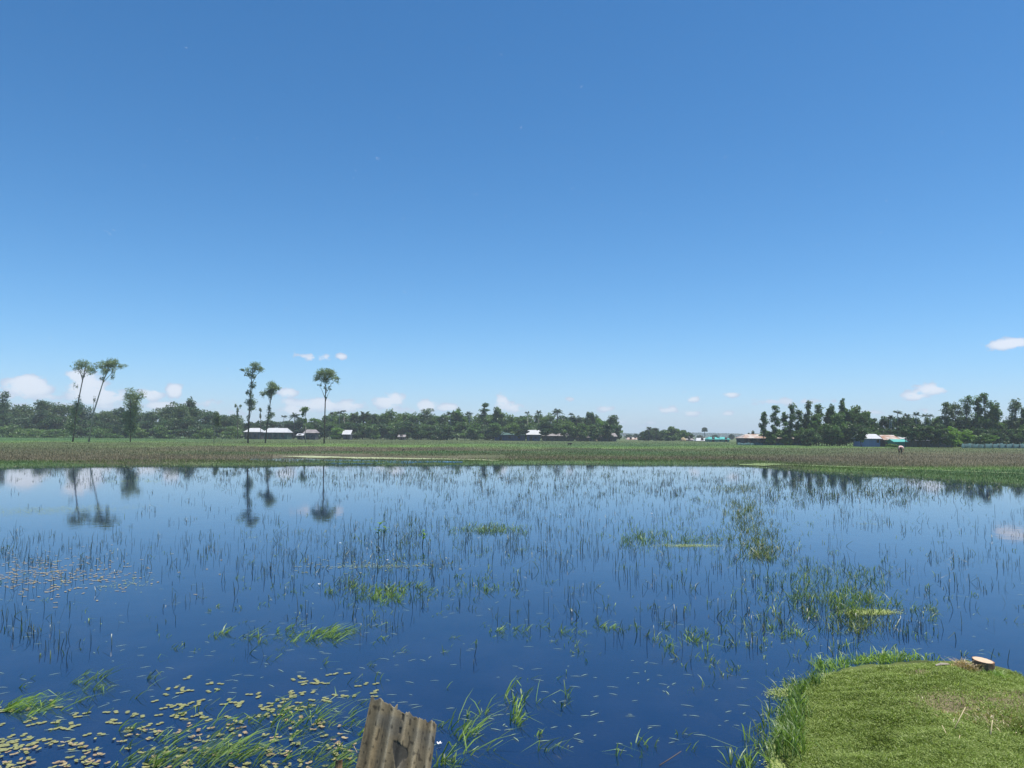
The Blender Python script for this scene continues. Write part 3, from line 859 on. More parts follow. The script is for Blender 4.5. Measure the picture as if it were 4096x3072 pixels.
for X, Yt, W_, lb in ((2860, 1740, 30, 'distant low tree just right of the fan palm'), (2925, 1738, 22, 'distant thin tree behind the right end of the green roof'), (2995, 1732, 20, 'small round tree left of the long rusty roof'), (3012, 1722, 14, 'narrow tree behind the left end of the long rusty roof'), (2800, 1742, 30, 'distant low tree left of the fan palm')):
    tree('broad', X, Yt, W_, 430 if X < 2990 else 220, lb, 'far', None, 'distant small trees around the green roof', .05, n=500)


def distant_woods():
    rng = np.random.default_rng(5)
    N = 90000
    az_ = rng.uniform(-.62, .62, N); D = 1500 + rng.uniform(0, 60, N)
    x = np.tan(az_) * D
    top = 4.6 + 4.0 * vnoise(x * .012, x * 0, 3) * vnoise(x * .05, x * 0, 4) * 2 + 1.2 * vnoise(x * .2, x * 0, 6)
    z = rng.uniform(0, 1, N) ** .7 * top
    V, q, T = quads(np.column_stack([x, D, z]), rng.uniform(.7, 1.4, N), rng, rng.uniform(0, 1, N), 1, .3)
    link('distant_woods', mesh_np('distant_woods', V, q, M['far'], T), kind='stuff', label='faint line of far-off woods along the horizon', category='woods')


distant_woods()
# ---- right grove
G4 = 'trees of the right grove'
DR = 172
for i, (X, Yt, W_, bt, tn, lb) in enumerate((
        (3055, 1653, 38, .38, 'mid', 'small round-headed tree at the left end of the right grove'), (3101, 1624, 44, .30, 'mid', 'slim conical tree second from the left of the right grove'),
        (3140, 1645, 40, .25, 'mid', 'lower slim tree between the two conical ones above the rusty roof'), (3164, 1613, 48, .22, 'mid', 'taller conical tree above the middle of the rusty roof'),
        (3195, 1636, 40, .2, 'mid', 'ragged thin tree left of the gap in the right grove'), (3233, 1607, 42, .35, 'dull', 'leaning open-topped tree right of the gap in the right grove'),
        (3275, 1615, 50, .15, 'mid', 'broad conical tree over the row of thin trunks'), (3326, 1617, 50, .12, 'mid', 'pale pointed tree over the row of thin trunks'),
        (3371, 1600, 30, .5, 'mid', 'tallest narrow tuft in the left half of the right grove'), (3385, 1632, 70, .1, 'mid', 'bushy tree under the tallest narrow tuft'),
        (3425, 1616, 70, .08, 'light', 'large rounded light-topped tree above the blue-walled house'), (3462, 1640, 66, .08, 'mid', 'dark side tree sloping down above the blue-walled house'))):
    tree('tall' if bt > .14 else 'broad', X, Yt, W_, DR, lb, tn, None, G4, bt, dens=1.15 if bt < .2 else 1.0)
RS = [(3220, 1680), (3260, 1655), (3300, 1650), (3350, 1650), (3400, 1640), (3460, 1650), (3490, 1672), (3520, 1672), (3570, 1662), (3600, 1655), (3650, 1662), (3700, 1668), (3740, 1655), (3770, 1660), (3800, 1670), (3850, 1670), (3900, 1665), (3960, 1660), (4000, 1690), (4030, 1680), (4100, 1650), (4160, 1640)]
R1 = {'dark': 'dark broadleaf tree', 'mid': 'mid green broadleaf tree'}
fill(RS, 3225, 4160, 40, 60, 90, 170, 4, R1, G4, ('dark', 'mid'), seed=41, dens=1.1)
fill(RS, 3240, 4160, 62, 64, 90, 163, 2, {'dark': 'low dark tree', 'mid': 'low mid green tree'}, G4, ('dark', 'mid'), drop=44, seed=42, bottom=(.02, .1), row=' at the grove foot')
label_fill()
for X, Yt, W_, bt, tn, lb in ((3785, 1608, 60, .25, 'dull', 'light feathery tree left of the two highest in the right grove'), (3822, 1610, 54, .25, 'dull', 'second feathery tree left of the two highest in the right grove'),
                              (3868, 1581, 58, .2, 'mid', 'left one of the two highest trees in the right grove'), (3912, 1583, 44, .3, 'mid', 'thin tree squeezed between the two highest of the right grove'),
                              (3938, 1567, 56, .18, 'mid', 'highest tree of the right grove'), (3980, 1600, 56, .08, 'light', 'full yellow green tree just right of the highest tree'),
                              (4062, 1601, 60, .3, 'dull', 'open-branched tree near the right edge of the picture'), (4094, 1635, 50, .1, 'dark', 'dark tree cut by the right edge of the picture')):
    tree('tall' if bt > .14 else 'broad', X, Yt, W_, 166, lb, tn, None, G4, bt, dens=1.3)
for X, Yt, W_, lb in ((3592, 1634, 36, 'highest feather palm between the blue house and the bright green tree'), (3555, 1658, 30, 'palm left of the highest feather palm'), (3570, 1656, 26, 'short palm touching the highest feather palm'), (3625, 1648, 30, 'palm just right of the highest feather palm'),
                      (3665, 1642, 34, 'second highest feather palm above the dark wall'), (3697, 1648, 30, 'palm with drooping fronds above the dark wall'), (3715, 1650, 26, 'rightmost small palm above the dark wall'), (3608, 1665, 50, 'wide low palm with arching fronds over the rusty roof')):
    palm(X, Yt, W_, 164, lb, 'areca' if W_ < 45 else 'coco', group='feather palms of the right grove')
tree('broad', 3805, 1706, 76, 152, 'vivid lime green tree before the dark right grove', 'bright', None, G4, .12, n=1900)
tree('broad', 3868, 1718, 70, 152, 'lime green spreading tree joined to the vivid one', 'bright', None, G4, .2, n=1500)
tree('broad', 3935, 1735, 90, 146, 'low flat-crowned tree on a single trunk at the field edge', 'mid', None, G4, .3, n=1700)
tree('broad', 3060, 1722, 70, 178, 'bush over the left part of the long rusty roof', 'light', 'bush', None, .0, cat='bush', n=1300)
tree('broad', 3118, 1716, 80, 178, 'bush over the middle of the long rusty roof', 'mid', 'bush', None, .0, cat='bush', n=1500)
tree('broad', 3170, 1722, 60, 178, 'bush over the right part of the long rusty roof', 'mid', 'bush', None, .0, cat='bush', n=1200)
tree('broad', 3565, 1776, 46, 150, 'low leafy bush in front of the teal wall', 'light', 'bush', None, .0, cat='bush', n=500, leaf=.14)
for i in range(12):
    X = 3242 + i * 10.5 + (i % 3) * 1.5
    pb = dep(np.array([X]), np.array([1750.]), 168 + (i * 37 % 5))[0]; gz = height(pb[:1], pb[1:2])[0]
    t = thing('slim_tree', '%s from the left in the row of slim trunks left of the blue-walled house' % ['first', 'second', 'third', 'fourth', 'fifth', 'sixth', 'seventh', 'eighth', 'ninth', 'tenth', 'eleventh', 'twelfth'][i], 'tree', (pb[0], pb[1], gz - .05), 'row of thin trunks')
    V, Fq = tube([(0, 0, 0), (.15 * (-1) ** i, 0, 1.6), (.3 * (-1) ** i, 0, 3.4)], [.09, .07, .05], 6)
    link('trunk', clean_tube_mesh('trunk', V, Fq, M['bark_pale'] if i % 2 else M['bark']), t)
    rng = np.random.default_rng(600 + i)
    V, q, T = crown_leaves(np.array([[.2, 0, 3.5, .9, .9, .9], [0, 0, 2.9, .8, .8, .7]]), 300, .17, rng)
    link('crown', mesh_np('crown', V, q, M['mid'], T), t)


for X, Yt, W_, D_, bt, tn, lb in (
        (1985, 1690, 62, 241, 0.22, 'mid', 'tree overhanging the left end of the long dark blue house'), (2048, 1688, 66, 241, 0.30, 'light', 'light leafy tree overhanging the middle of the long dark blue house'),
        (2092, 1694, 46, 241, 0.35, 'dark', 'dark tree just left of the brilliant white roof'), (2186, 1684, 62, 240, 0.28, 'dark', 'dark tree overhanging the pinkish roof, left one'), (2232, 1690, 50, 240, 0.38, 'mid', 'tree overhanging the middle of the pinkish roof'),
        (2276, 1686, 66, 240, 0.22, 'light', 'light tree overhanging the right end of the pinkish roof'), (2325, 1694, 60, 240, 0.20, 'mid', 'tree over the dark low house near the grove right end'), (2425, 1692, 62, 238, 0.20, 'dark', 'dark tree over the grey-roofed hut at the grove right end'),
        (2375, 1700, 40, 239, 0.15, 'mid', 'small tree left of the grey-roofed hut at the grove right end'),
        (1900, 1690, 80, 246, 0.04, 'mid', 'bushy tree left of the long dark blue house'), (1770, 1692, 80, 247, 0.04, 'dark', 'dark bushy tree at the grove foot under the palm with pale trunk'),
        (3655, 1695, 70, 151, .28, 'dark', 'dark tree hanging over the left end of the long grey-blue shed'), (3705, 1698, 66, 151, .32, 'dark', 'dark tree hanging over the middle of the long grey-blue shed'),
        (3752, 1696, 66, 151, .2, 'dark', 'dark tree hanging over the right end of the long grey-blue shed'), (3620, 1708, 40, 151, .55, 'dark', 'small dark tree over the gable of the white-roofed house'),
        (3445, 1712, 40, 152, .3, 'dark', 'dark tree at the left wall of the blue-walled house'), (3208, 1712, 60, 171, .25, 'mid', 'tree before the right end of the long rusty roof'),
        (3085, 1728, 44, 172, .1, 'light', 'low bush hiding part of the long rusty roof'), (3145, 1728, 50, 172, .1, 'light', 'second low bush hiding part of the long rusty roof')):
    tree('broad', X, Yt, W_, D_, lb, tn, None, 'trees hanging over the house roofs', bt, dens=.7)


# ------------------------------------------------------------------ buildings
def house(name, label, cat, X0, X1, Yeave, Yridge, D, wall, roof, depth=5.0, hip=0.0, openings=(), over=.35, posts=0, group=None):
    a = dep(np.array([X0, X1]), np.array([Yeave, Yeave]), D)
    zr = dep(np.array([(X0 + X1) / 2]), np.array([Yridge]), D + depth / 2)[0][2]
    x0, x1 = a[0][0], a[1][0]; ze = (a[0][2] + a[1][2]) / 2
    cx = (x0 + x1) / 2
    gz = height(np.array([cx]), np.array([D]))[0] - .06
    L = (x1 - x0) / 2; he = ze - gz; hr = zr - gz
    root = thing(name, label, cat, (cx, D, gz), group)
    o_ = over
    wl = L - o_
    V = [(-wl, 0, 0), (wl, 0, 0), (wl, depth, 0), (-wl, depth, 0), (-wl, 0, he - .02), (wl, 0, he - .02), (wl, depth, he - .02), (-wl, depth, he - .02)]
    Fs = [(0, 1, 5, 4), (1, 2, 6, 5), (2, 3, 7, 6), (3, 0, 4, 7)]
    if hip <= 0:
        V += [(-wl, depth / 2, hr - .08), (wl, depth / 2, hr - .08)]
        Fs += [(5, 6, 9), (7, 4, 8)]
    poly_obj('wall', V, Fs, M[wall], root)
    hx = L - hip
    t_ = .05
    E_ = [(-L, -o_, he - .12), (L, -o_, he - .12), (L, depth + o_, he - .12), (-L, depth + o_, he - .12), (-hx, depth / 2, hr), (hx, depth / 2, hr)]
    V = E_ + [(x, y, z - t_) for x, y, z in E_]
    Fs = [(0, 1, 5, 4), (2, 3, 4, 5), (7, 6, 10, 11), (9, 8, 11, 10), (0, 6, 7, 1), (2, 8, 9, 3), (1, 7, 8, 2), (3, 9, 6, 0)]
    if hip > 0: Fs += [(1, 2, 5), (3, 0, 4), (8, 7, 11), (6, 9, 10)]
    poly_obj('roof', V, Fs, M[roof], root)
    for kind_, u, w_, h0, h1 in openings:
        xc = -wl + 2 * wl * u
        V, q = box(xc - w_ / 2, xc + w_ / 2, -.04, .02, h0 + .003, h1)
        link(kind_, mesh_np(kind_, V, q, M['opening'] if kind_ != 'panel' else M['wall_pale']), root)
    for i in range(posts):
        xc = -wl + 2 * wl * (i + .5) / posts
        V, Fq = tube([(xc, -.3, 0), (xc, -.3, he - .1)], [.06, .05], 6)
        link('post', clean_tube_mesh('post', V, Fq, M['wood']), root)
    return root


dw = lambda *us: tuple((('door', us[0], .9, 0, 1.7),) if us else ()) + tuple(('window', u, .8, .8, 1.5) for u in us[1:])
GS = 'white-roofed sheds left of the middle grove'
house('hut', 'small hut with a pale wall showing under the left grove', 'hut', 640, 676, 1722, 1714, 238, 'wall_pale', 'tin_pink', 4, 0, dw(.5))
house('shed', 'left one of the two white-roofed sheds under the tall feathery tree', 'shed', 974, 1044, 1726, 1712, 236, 'wall_dark', 'tin_white', 5, 1.2, dw(.3, .7), posts=3, group=GS)
house('shed', 'longer white-roofed shed with dark green wall right of the first', 'shed', 1052, 1153, 1728, 1712, 236, 'wall_green', 'tin_white', 5, 1.0, dw(.25, .5, .8), posts=4, group=GS)
house('hut', 'tiny lean hut with pale roof between the longer shed and the pale-roofed hut', 'hut', 1185, 1214, 1740, 1734, 232, 'wall_dark', 'tin_white', 3, 0, dw(.5))
house('hut', 'low pale-roofed hut with dark wall by the curved bare trunk', 'hut', 1212, 1266, 1730, 1718, 234, 'wall_dark', 'tin_pink', 4, .6, dw(.4, .75))
house('shed', 'small shed with bright white tin side right of the lime green tree', 'shed', 1368, 1404, 1736, 1720, 243, 'wall_dark', 'tin_white', 4, 0, dw(.6))
house('hut', 'little brown hut with pale roof deep under the middle grove', 'hut', 1590, 1622, 1746, 1739, 244, 'wood', 'tin_pink', 3, 0, dw(.5), posts=2)
house('house', 'long low house with dark blue wall in the shade of the middle grove', 'house', 1975, 2105, 1738, 1726, 246, 'wall_dkblue', 'wall_green', 5, 0, dw(.2, .5, .8))
house('house', 'dark blue house with a brilliant white roof panel', 'house', 2104, 2165, 1737, 1720, 245, 'wall_dkblue', 'tin_white', 5, 0, dw(.3, .7))
house('house', 'dark-walled house with pinkish grey roof right of the white panel', 'house', 2168, 2300, 1742, 1729, 246, 'wall_dark', 'tin_pink', 5, .8, dw(.15, .4, .8))
house('house', 'dark house low in the shade near the grove right end', 'house', 2305, 2400, 1748, 1740, 246, 'wall_dark', 'tin_pink', 5, .8, dw(.5, .8))
house('hut', 'hut with grey tin roof half hidden at the right end of the middle grove', 'hut', 2398, 2470, 1744, 1732, 244, 'wall_dark', 'tin_pink', 4, .5, dw(.6))
house('hut', 'tiny far hut with reddish roof between the middle and small groves', 'hut', 2506, 2558, 1757, 1750, 330, 'wall_pale', 'tin_rust', 4, .8, dw(.3, .7))
house('hut', 'low grey hut at the right end of the small far grove', 'hut', 2738, 2776, 1759, 1754, 282, 'wall_dark', 'tin_pink', 3, 0, dw(.5))
house('shed', 'pale cream-roofed shed left of the green-roofed house', 'shed', 2784, 2834, 1762, 1752, 272, 'wall_dark', 'tin_white', 4, .6, dw(.5))
house('house', 'left half of the teal-walled house with a sea-green roof', 'house', 2833, 2882, 1756, 1748, 262, 'wall_teal', 'roof_teal', 6, .8, dw(.4), group='teal houses with sea-green roofs')
house('house', 'right half of the teal-walled house with a sea-green roof and pale end', 'house', 2880, 2922, 1756, 1748, 264, 'wall_teal', 'roof_teal', 6, .8, dw(.6), group='teal houses with sea-green roofs')
house('long_house', 'long dark-walled house with a white and rust hipped roof', 'house', 2970, 3232, 1751, 1737, 176, 'wall_dark', 'tin_rust', 6, 1.6, dw(.3, .1, .5, .7, .9), posts=7)
house('house', 'blue-walled house with a clean white roof', 'house', 3449, 3527, 1752, 1736, 156, 'wall_blue', 'tin_white', 5, 0, (('window', .86, .5, .9, 1.5),))
house('house', 'house with a streaked rusty white roof right of the blue-walled one', 'house', 3532, 3606, 1757, 1740, 157, 'wall_dark', 'tin_rust', 5, .4, dw(.25, .7))
house('shed', 'small teal shed with sea-green awning', 'shed', 3572, 3632, 1765, 1757, 153, 'wall_teal', 'roof_teal', 3, 0, ())
house('house', 'gable-ended white-roofed house behind the teal shed', 'house', 3600, 3642, 1753, 1740, 160, 'wall_dark', 'tin_white', 5, 0, ())
house('long_shed', 'long dark blue-grey shed under the palms left of the lime green tree', 'shed', 3636, 3820, 1760, 1752, 157, 'wall_dark', 'wall_dark', 4, .5, dw(.2, .5, .8))


def fence(label, X0, X1, Ytop, D, m_, nposts, name='net_fence'):
    a = dep(np.array([X0, X1]), np.array([Ytop, Ytop]), D)
    x0, x1 = a[0][0], a[1][0]; cx = (x0 + x1) / 2
    gz = height(np.array([cx]), np.array([D]))[0] - .05
    root = thing(name, label, 'fence', (cx, D, gz)); L = (x1 - x0) / 2
    n = 60; xs = np.linspace(-L, L, n); rng = np.random.default_rng(int(X0))
    h = a[0][2] - gz + rng.normal(0, .06, n) - .05 * np.cos(xs * 3)
    y = .04 * np.sin(xs * 5)
    V = np.vstack([np.column_stack([xs, y, xs * 0]), np.column_stack([xs, y, h]), np.column_stack([xs, y + .02, h]), np.column_stack([xs, y + .02, xs * 0])])
    i = np.arange(n - 1)
    q = np.vstack([np.column_stack([i + k * n, i + 1 + k * n, i + 1 + (k + 1) * n, i + (k + 1) * n]) for k in range(3)])
    link('net', mesh_np('net', V, q, m_), root)
    for j in range(nposts):
        xc = -L + 2 * L * (j + .5) / nposts
        V, Fq = tube([(xc, -.09, 0), (xc + rng.normal() * .03, -.09, float(h.mean()) + rng.uniform(.05, .4))], [.035, .03], 6)
        link('post', clean_tube_mesh('post', V, Fq, M['wood']), root)


fence('low blue-green net fence before the long rusty-roofed house', 2950, 3235, 1772, 172, M['net'], 14)
fence('pale blue-green net fence behind the field at the right edge', 3845, 4120, 1774, 150, M['net'], 10)


def pole(X, Ytop, D, label):
    p = dep(np.array([X]), np.array([1750.]), D)[0]; t = dep(np.array([X]), np.array([float(Ytop)]), D)[0]
    H = t[2]
    root = thing('utility_pole', label, 'pole', (p[0], D, .1), 'distant utility poles')
    V, Fq = tube([(0, 0, 0), (0, 0, H)], [.22, .14], 6); link('pole', clean_tube_mesh('pole', V, Fq, M['concrete']), root)
    V, q = box(-1.1, 1.1, -.26, -.16, H - .9, H - .7); link('crossarm', mesh_np('crossarm', V, q, M['concrete']), root)


pole(2497, 1732, 430, 'far utility pole right beside the middle grove end')
pole(2878, 1733, 430, 'utility pole above the sea-green roof')
pole(2945, 1733, 430, 'left one of the two poles before the long rusty roof')
pole(2965, 1733, 430, 'right one of the two poles, nearest the long rusty roof')


def haystack(X, Y, D, r, label):
    p = dep(np.array([X]), np.array([float(Y)]), D)[0]; gz = height(p[:1], p[1:2])[0]
    V = []; n = 14
    prof = [(1, 0), (1.08, .3), (1.0, .7), (.7, 1.1), (.3, 1.4), (.05, 1.5)]
    rng = np.random.default_rng(int(X))
    for rr, z in prof:
        for j in range(n):
            a = j / n * 6.283; k = r * rr * (1 + rng.normal() * .05)
            V.append((math.cos(a) * k, math.sin(a) * k, z * r))
    Fs = [(i * n + j, i * n + (j + 1) % n, (i + 1) * n + (j + 1) % n, (i + 1) * n + j) for i in range(len(prof) - 1) for j in range(n)] + [tuple(range((len(prof) - 1) * n, len(prof) * n))]
    o = poly_obj('haystack', V, Fs, M['hay'], label=label, category='haystack'); o.location = (p[0], p[1], gz - .03)


haystack(2733, 1762, 276, .95, 'small brown haystack at the right end of the small far grove')
haystack(2378, 1762, 240, .8, 'small tan haystack under the right end of the middle grove')


# ------------------------------------------------------------------ figures in the field (a few pixels each)
M['skin'] = plain('skin_brown', (0.20, 0.11, 0.07), .6, 0, 3, .1)
M['shirt'] = plain('shirt_pale_pink', (0.72, 0.50, 0.46), .85, 0, 3, .15)
M['red'] = plain('cloth_red', (0.38, 0.03, 0.05), .85, 0, 3, .2)
M['hide'] = plain('hide_black', (0.012, 0.012, 0.012), .6, 0, 3, .2)
M['cap'] = plain('cap_pale', (0.62, 0.56, 0.50), .85, 0, 3, .15)


def make_skin(name, V, Ed, Rd, m_, parent=None, **tags):
    me = bpy.data.meshes.new(name); me.from_pydata(V, Ed, []); me.update()
    o = link(name, me, parent, **tags)
    sk = o.modifiers.new('skin', 'SKIN')
    if not me.skin_vertices:
        bpy.context.view_layer.objects.active = o
        with bpy.context.temp_override(object=o, active_object=o): bpy.ops.mesh.customdata_skin_add()
    for i, sv in enumerate(me.skin_vertices[0].data):
        sv.radius = (Rd[i], Rd[i]); sv.use_root = (i == 0)
    sb = o.modifiers.new('subd', 'SUBSURF'); sb.levels = 1; sb.render_levels = 1
    dg = bpy.context.evaluated_depsgraph_get(); dg.update()
    nm = bpy.data.meshes.new_from_object(o.evaluated_get(dg)); nm.name = name
    o.modifiers.clear(); o.data = nm; nm.materials.clear(); nm.materials.append(m_)
    return o


def person():
    g = gnd(np.array([3602.]), np.array([1818.]), .12)[0]
    g[2] = height(g[:1], g[1:2])[0]
    root = thing('person', 'person in pale pink and red clothes bending down in the field', 'person', g, rz=-math.atan2(g[0], g[1]) + .25)
    # bent from the hips, hands down to the stubble, facing the camera (-y)
    V = [(0, .12, .78), (0, -.05, .90), (0, -.30, .86), (0, -.40, .80), (0, -.52, .70), (0, -.56, .60),
         (.11, .14, .72), (.13, .02, .40), (.13, .10, .05), (.13, -.06, .03),
         (-.11, .14, .72), (-.13, .02, .40), (-.13, .10, .05), (-.13, -.06, .03),
         (.20, -.30, .82), (.25, -.36, .55), (.16, -.50, .33), (.14, -.54, .26),
         (-.20, -.30, .82), (-.25, -.36, .55), (-.16, -.50, .33), (-.14, -.54, .26)]
    Ed = [(0, 1), (1, 2), (2, 3), (3, 4), (4, 5), (0, 6), (6, 7), (7, 8), (8, 9), (0, 10), (10, 11), (11, 12), (12, 13), (2, 14), (14, 15), (15, 16), (16, 17), (2, 18), (18, 19), (19, 20), (20, 21)]
    Rd = [.14, .13, .15, .06, .10, .08, .10, .07, .045, .04, .10, .07, .045, .04, .07, .05, .035, .03, .07, .05, .035, .03]
    make_skin('body', V, Ed, Rd, M['skin'], root)
    make_skin('shirt', [(0, .05, .83), (0, -.10, .90), (0, -.30, .87), (.20, -.30, .83), (.25, -.355, .60), (-.20, -.30, .83), (-.25, -.355, .60)],
              [(0, 1), (1, 2), (2, 3), (3, 4), (2, 5), (5, 6)], [.16, .16, .175, .09, .07, .09, .07], M['shirt'], root)
    make_skin('scarf', [(0, -.34, .86), (0, -.47, .76), (.02, -.50, .58)], [(0, 1), (1, 2)], [.12, .11, .08], M['red'], root)
    make_skin('cap', [(0, -.50, .80), (0, -.56, .74)], [(0, 1)], [.11, .10], M['cap'], root)
    make_skin('trousers', [(0, .13, .77), (.11, .145, .70), (.13, .02, .42), (.13, .08, .18), (-.11, .145, .70), (-.13, .02, .42), (-.13, .08, .18)],
              [(0, 1), (1, 2), (2, 3), (0, 4), (4, 5), (5, 6)], [.155, .125, .095, .07, .125, .095, .07], M['hide'], root)



person()


def goat():
    g = gnd(np.array([2278.]), np.array([1785.]), .12)[0]; g[2] = height(g[:1], g[1:2])[0]
    root = thing('goat', 'small black goat grazing alone on the green field', 'goat', g)
    V = [(-.22, 0, .46), (0, 0, .45), (.22, 0, .47), (.34, 0, .52), (.42, 0, .42), (.50, 0, .30),
         (-.24, .08, .32), (-.20, .08, .2), (-.25, .08, .02), (-.24, -.08, .32), (-.20, -.08, .2), (-.25, -.08, .02),
         (.22, .08, .30), (.23, .08, .16), (.22, .08, .02), (.22, -.08, .30), (.23, -.08, .16), (.22, -.08, .02), (-.36, 0, .50)]
    Ed = [(1, 0), (1, 2), (2, 3), (3, 4), (4, 5), (0, 6), (6, 7), (7, 8), (0, 9), (9, 10), (10, 11), (2, 12), (12, 13), (13, 14), (2, 15), (15, 16), (16, 17), (0, 18)]
    Rd = [.13, .14, .14, .08, .06, .04, .07, .035, .025, .07, .035, .025, .06, .03, .025, .06, .03, .025, .025]
    make_skin('body', V, Ed, Rd, M['hide'], root)
    V, q = box(.30, .34, -.11, .11, .55, .59); link('ears', mesh_np('ears', V, q, M['hide']), root)


goat()


def bird(X, Y, label, h=.30):
    g = gnd(np.array([float(X)]), np.array([float(Y)]), .12)[0]; g[2] = height(g[:1], g[1:2])[0]
    root = thing('bird', label, 'bird', g, 'dark birds standing in the field')
    s = h / .34
    V = [(0, 0, .20), (.10, 0, .22), (.15, 0, .28), (.21, 0, .28), (-.14, 0, .15), (0, .025, .10), (0, .025, 0), (0, -.025, .10), (0, -.025, 0)]
    V = [tuple(s * c for c in v) for v in V]
    make_skin('body', V, [(0, 1), (1, 2), (2, 3), (0, 4), (0, 5), (5, 6), (0, 7), (7, 8)], [r_ * s for r_ in (.065, .05, .035, .010, .02, .012, .008, .012, .008)], M['hide'], root)


bird(3073, 1845, 'black bird at the field edge just above the right end of the water', .26)
bird(1611, 1806, 'black bird in the stubble left of the field centre', .32)
bird(1470, 1786, 'dark bird on the light green strip, leftmost of the birds', .38)
bird(2691, 1786, 'tiny dark bird in front of the small far grove', .3)

# ------------------------------------------------------------------ field stubble and shore grass
def field_tufts():
    rng = np.random.default_rng(77)
    N = 150000
    X = rng.uniform(-250, 4350, N); Yd = rng.uniform(0, 1, N) ** 1.0
    hz = horizon(X)
    y0 = hz + 24; y1 = np.interp(X, SHX, SHY) + 3
    Y = y0 + (y1 - y0) * Yd
    P = gnd(X, Y, .12); P[:, 2] = height(P[:, 0], P[:, 1])
    D = P[:, 1]
    Yn = Y + (vnoise(P[:, 0] * .12, P[:, 1] * .10, 21) - .5) * 9 + (vnoise(P[:, 0] * .5, P[:, 1] * .3, 22) - .5) * 4
    col = fieldcol(X, Yn) * rng.uniform(.65, 1.6, (N, 1)) * (.7 + .6 * vnoise(P[:, 0] * .4, P[:, 1] * .2, 24))[:, None]
    brown = (col[:, 1] < col[:, 0] * 1.06)
    straw = (rng.random(N) < np.where(brown, .13, .022)) & (D < 130)
    # clear strips: duckweed and the puddle
    lane = (X > 1090) & (X < 2020) & (Yn > 1821) & (Yn < 1842) & (rng.random(N) < .9)
    keep = (P[:, 2] > -.06) & ~lane
    P, col, straw, D = P[keep], col[keep], straw[keep], D[keep]
    n = len(P)
    col[straw] = np.array([.38, .30, .19]) * rng.uniform(.7, 1.2, (straw.sum(), 1))
    H = rng.uniform(.05, .15, n) * np.where(straw, 1.7, 1); ln = rng.normal(0, .05, (n, 2))
    top = P + np.column_stack([ln, H]); mid = (P + top) / 2 + np.column_stack([ln * -.2, H * .1])
    W_ = np.maximum(.012, D * .00026) * rng.uniform(.6, 1.5, n)
    W3 = np.column_stack([W_, W_ * .9, W_ * .35])
    an = rng.uniform(-.7, .7, n)
    side = np.column_stack([np.cos(an), np.sin(an), an * 0])
    V, q, _ = ribbons(np.stack([P - [0, 0, .03], mid, top], 1), W3, side, np.zeros(n))
    m_, nn, out = mat('field_grass')
    at = nn.n('ShaderNodeAttribute', attribute_name='col')
    df = nn.n('ShaderNodeBsdfDiffuse'); nn.set(df, 0, at.outputs['Color'])
    tr = nn.n('ShaderNodeBsdfTranslucent'); nn.set(tr, 0, at.outputs['Color'])
    mx = nn.n('ShaderNodeMixShader'); nn.set(mx, 0, .4); nn.set(mx, 1, df.outputs[0]); nn.set(mx, 2, tr.outputs[0]); nn.set(out, 0, mx.outputs[0])
    link('field_grass', mesh_np('field_grass', V, q, m_, None, False, np.repeat(col * 1.25, 6, 0)), kind='stuff', label='brown and green stubble and grass of the paddy field', category='grass')


field_tufts()


def mat_strip(name, label, pts, m_, z, wob=.25):
    """thin mat with an uneven outline; pts = (X, Ytop, Ybot) in the photo"""
    rng = np.random.default_rng(int(pts[0][0]))
    X = np.linspace(pts[0][0], pts[-1][0], 240)
    a = gnd(X, np.interp(X, [p[0] for p in pts], [p[1] for p in pts]), .15); b = gnd(X, np.interp(X, [p[0] for p in pts], [p[2] for p in pts]), .15)
    for arr, sd_ in ((a, 1), (b, 2)):
        arr[:, 1] += (vnoise(arr[:, 0] * .5, arr[:, 0] * 0, sd_) - .5) * wob * 4 + (vnoise(arr[:, 0] * 3, arr[:, 0] * 0, sd_ + 5) - .5) * wob * 1.5
    mid = a * .5 + b * .5
    for arr in (a, mid, b): arr[:, 2] = np.maximum(height(arr[:, 0], arr[:, 1]), 0.0) + z - (.008 if arr is not mid else 0)
    V = np.vstack([a, mid, b]); n = len(X); i = np.arange(n - 1)
    q = np.vstack([np.column_stack([i + k * n, i + (k + 1) * n, i + 1 + (k + 1) * n, i + 1 + k * n]) for k in range(2)])
    return link(name, mesh_np(name, V, q, m_), kind='stuff', label=label, category='duckweed')


M['duck'] = plain('duckweed', (0.34, 0.37, 0.20), .9, 0, 2.5, .25)
M['duckg'] = plain('duckweed_green', (0.17, 0.23, 0.08), .9, 0, 2.5, .25)
mat_strip('duckweed', 'long pale yellow strip of duckweed lying across the field behind the water', [(1130, 1826, 1827), (1250, 1824, 1831), (1500, 1830, 1836), (1800, 1835, 1840), (2000, 1842, 1843)], M['duck'], 0.045, .3)
mat_strip('duckweed', 'thin bright green line of growth along the right shore', [(2960, 1852, 1853), (3080, 1854, 1857), (3300, 1863, 1866), (3600, 1875, 1877), (3900, 1887, 1889), (4150, 1897, 1899)], M['duckg'], 0.045, .25)
# shallow puddle behind the grassy shore
pud = mat_strip('puddle_water', 'shallow puddle behind the grassy far shore', [(1000, 1836, 1842), (1200, 1834, 1847), (1450, 1838, 1848), (1700, 1843, 1849), (1850, 1845, 1848)], bpy.data.materials['pond_water'], 0.03, .3)
pud['kind'] = 'structure'; del pud['label']; del pud['category']


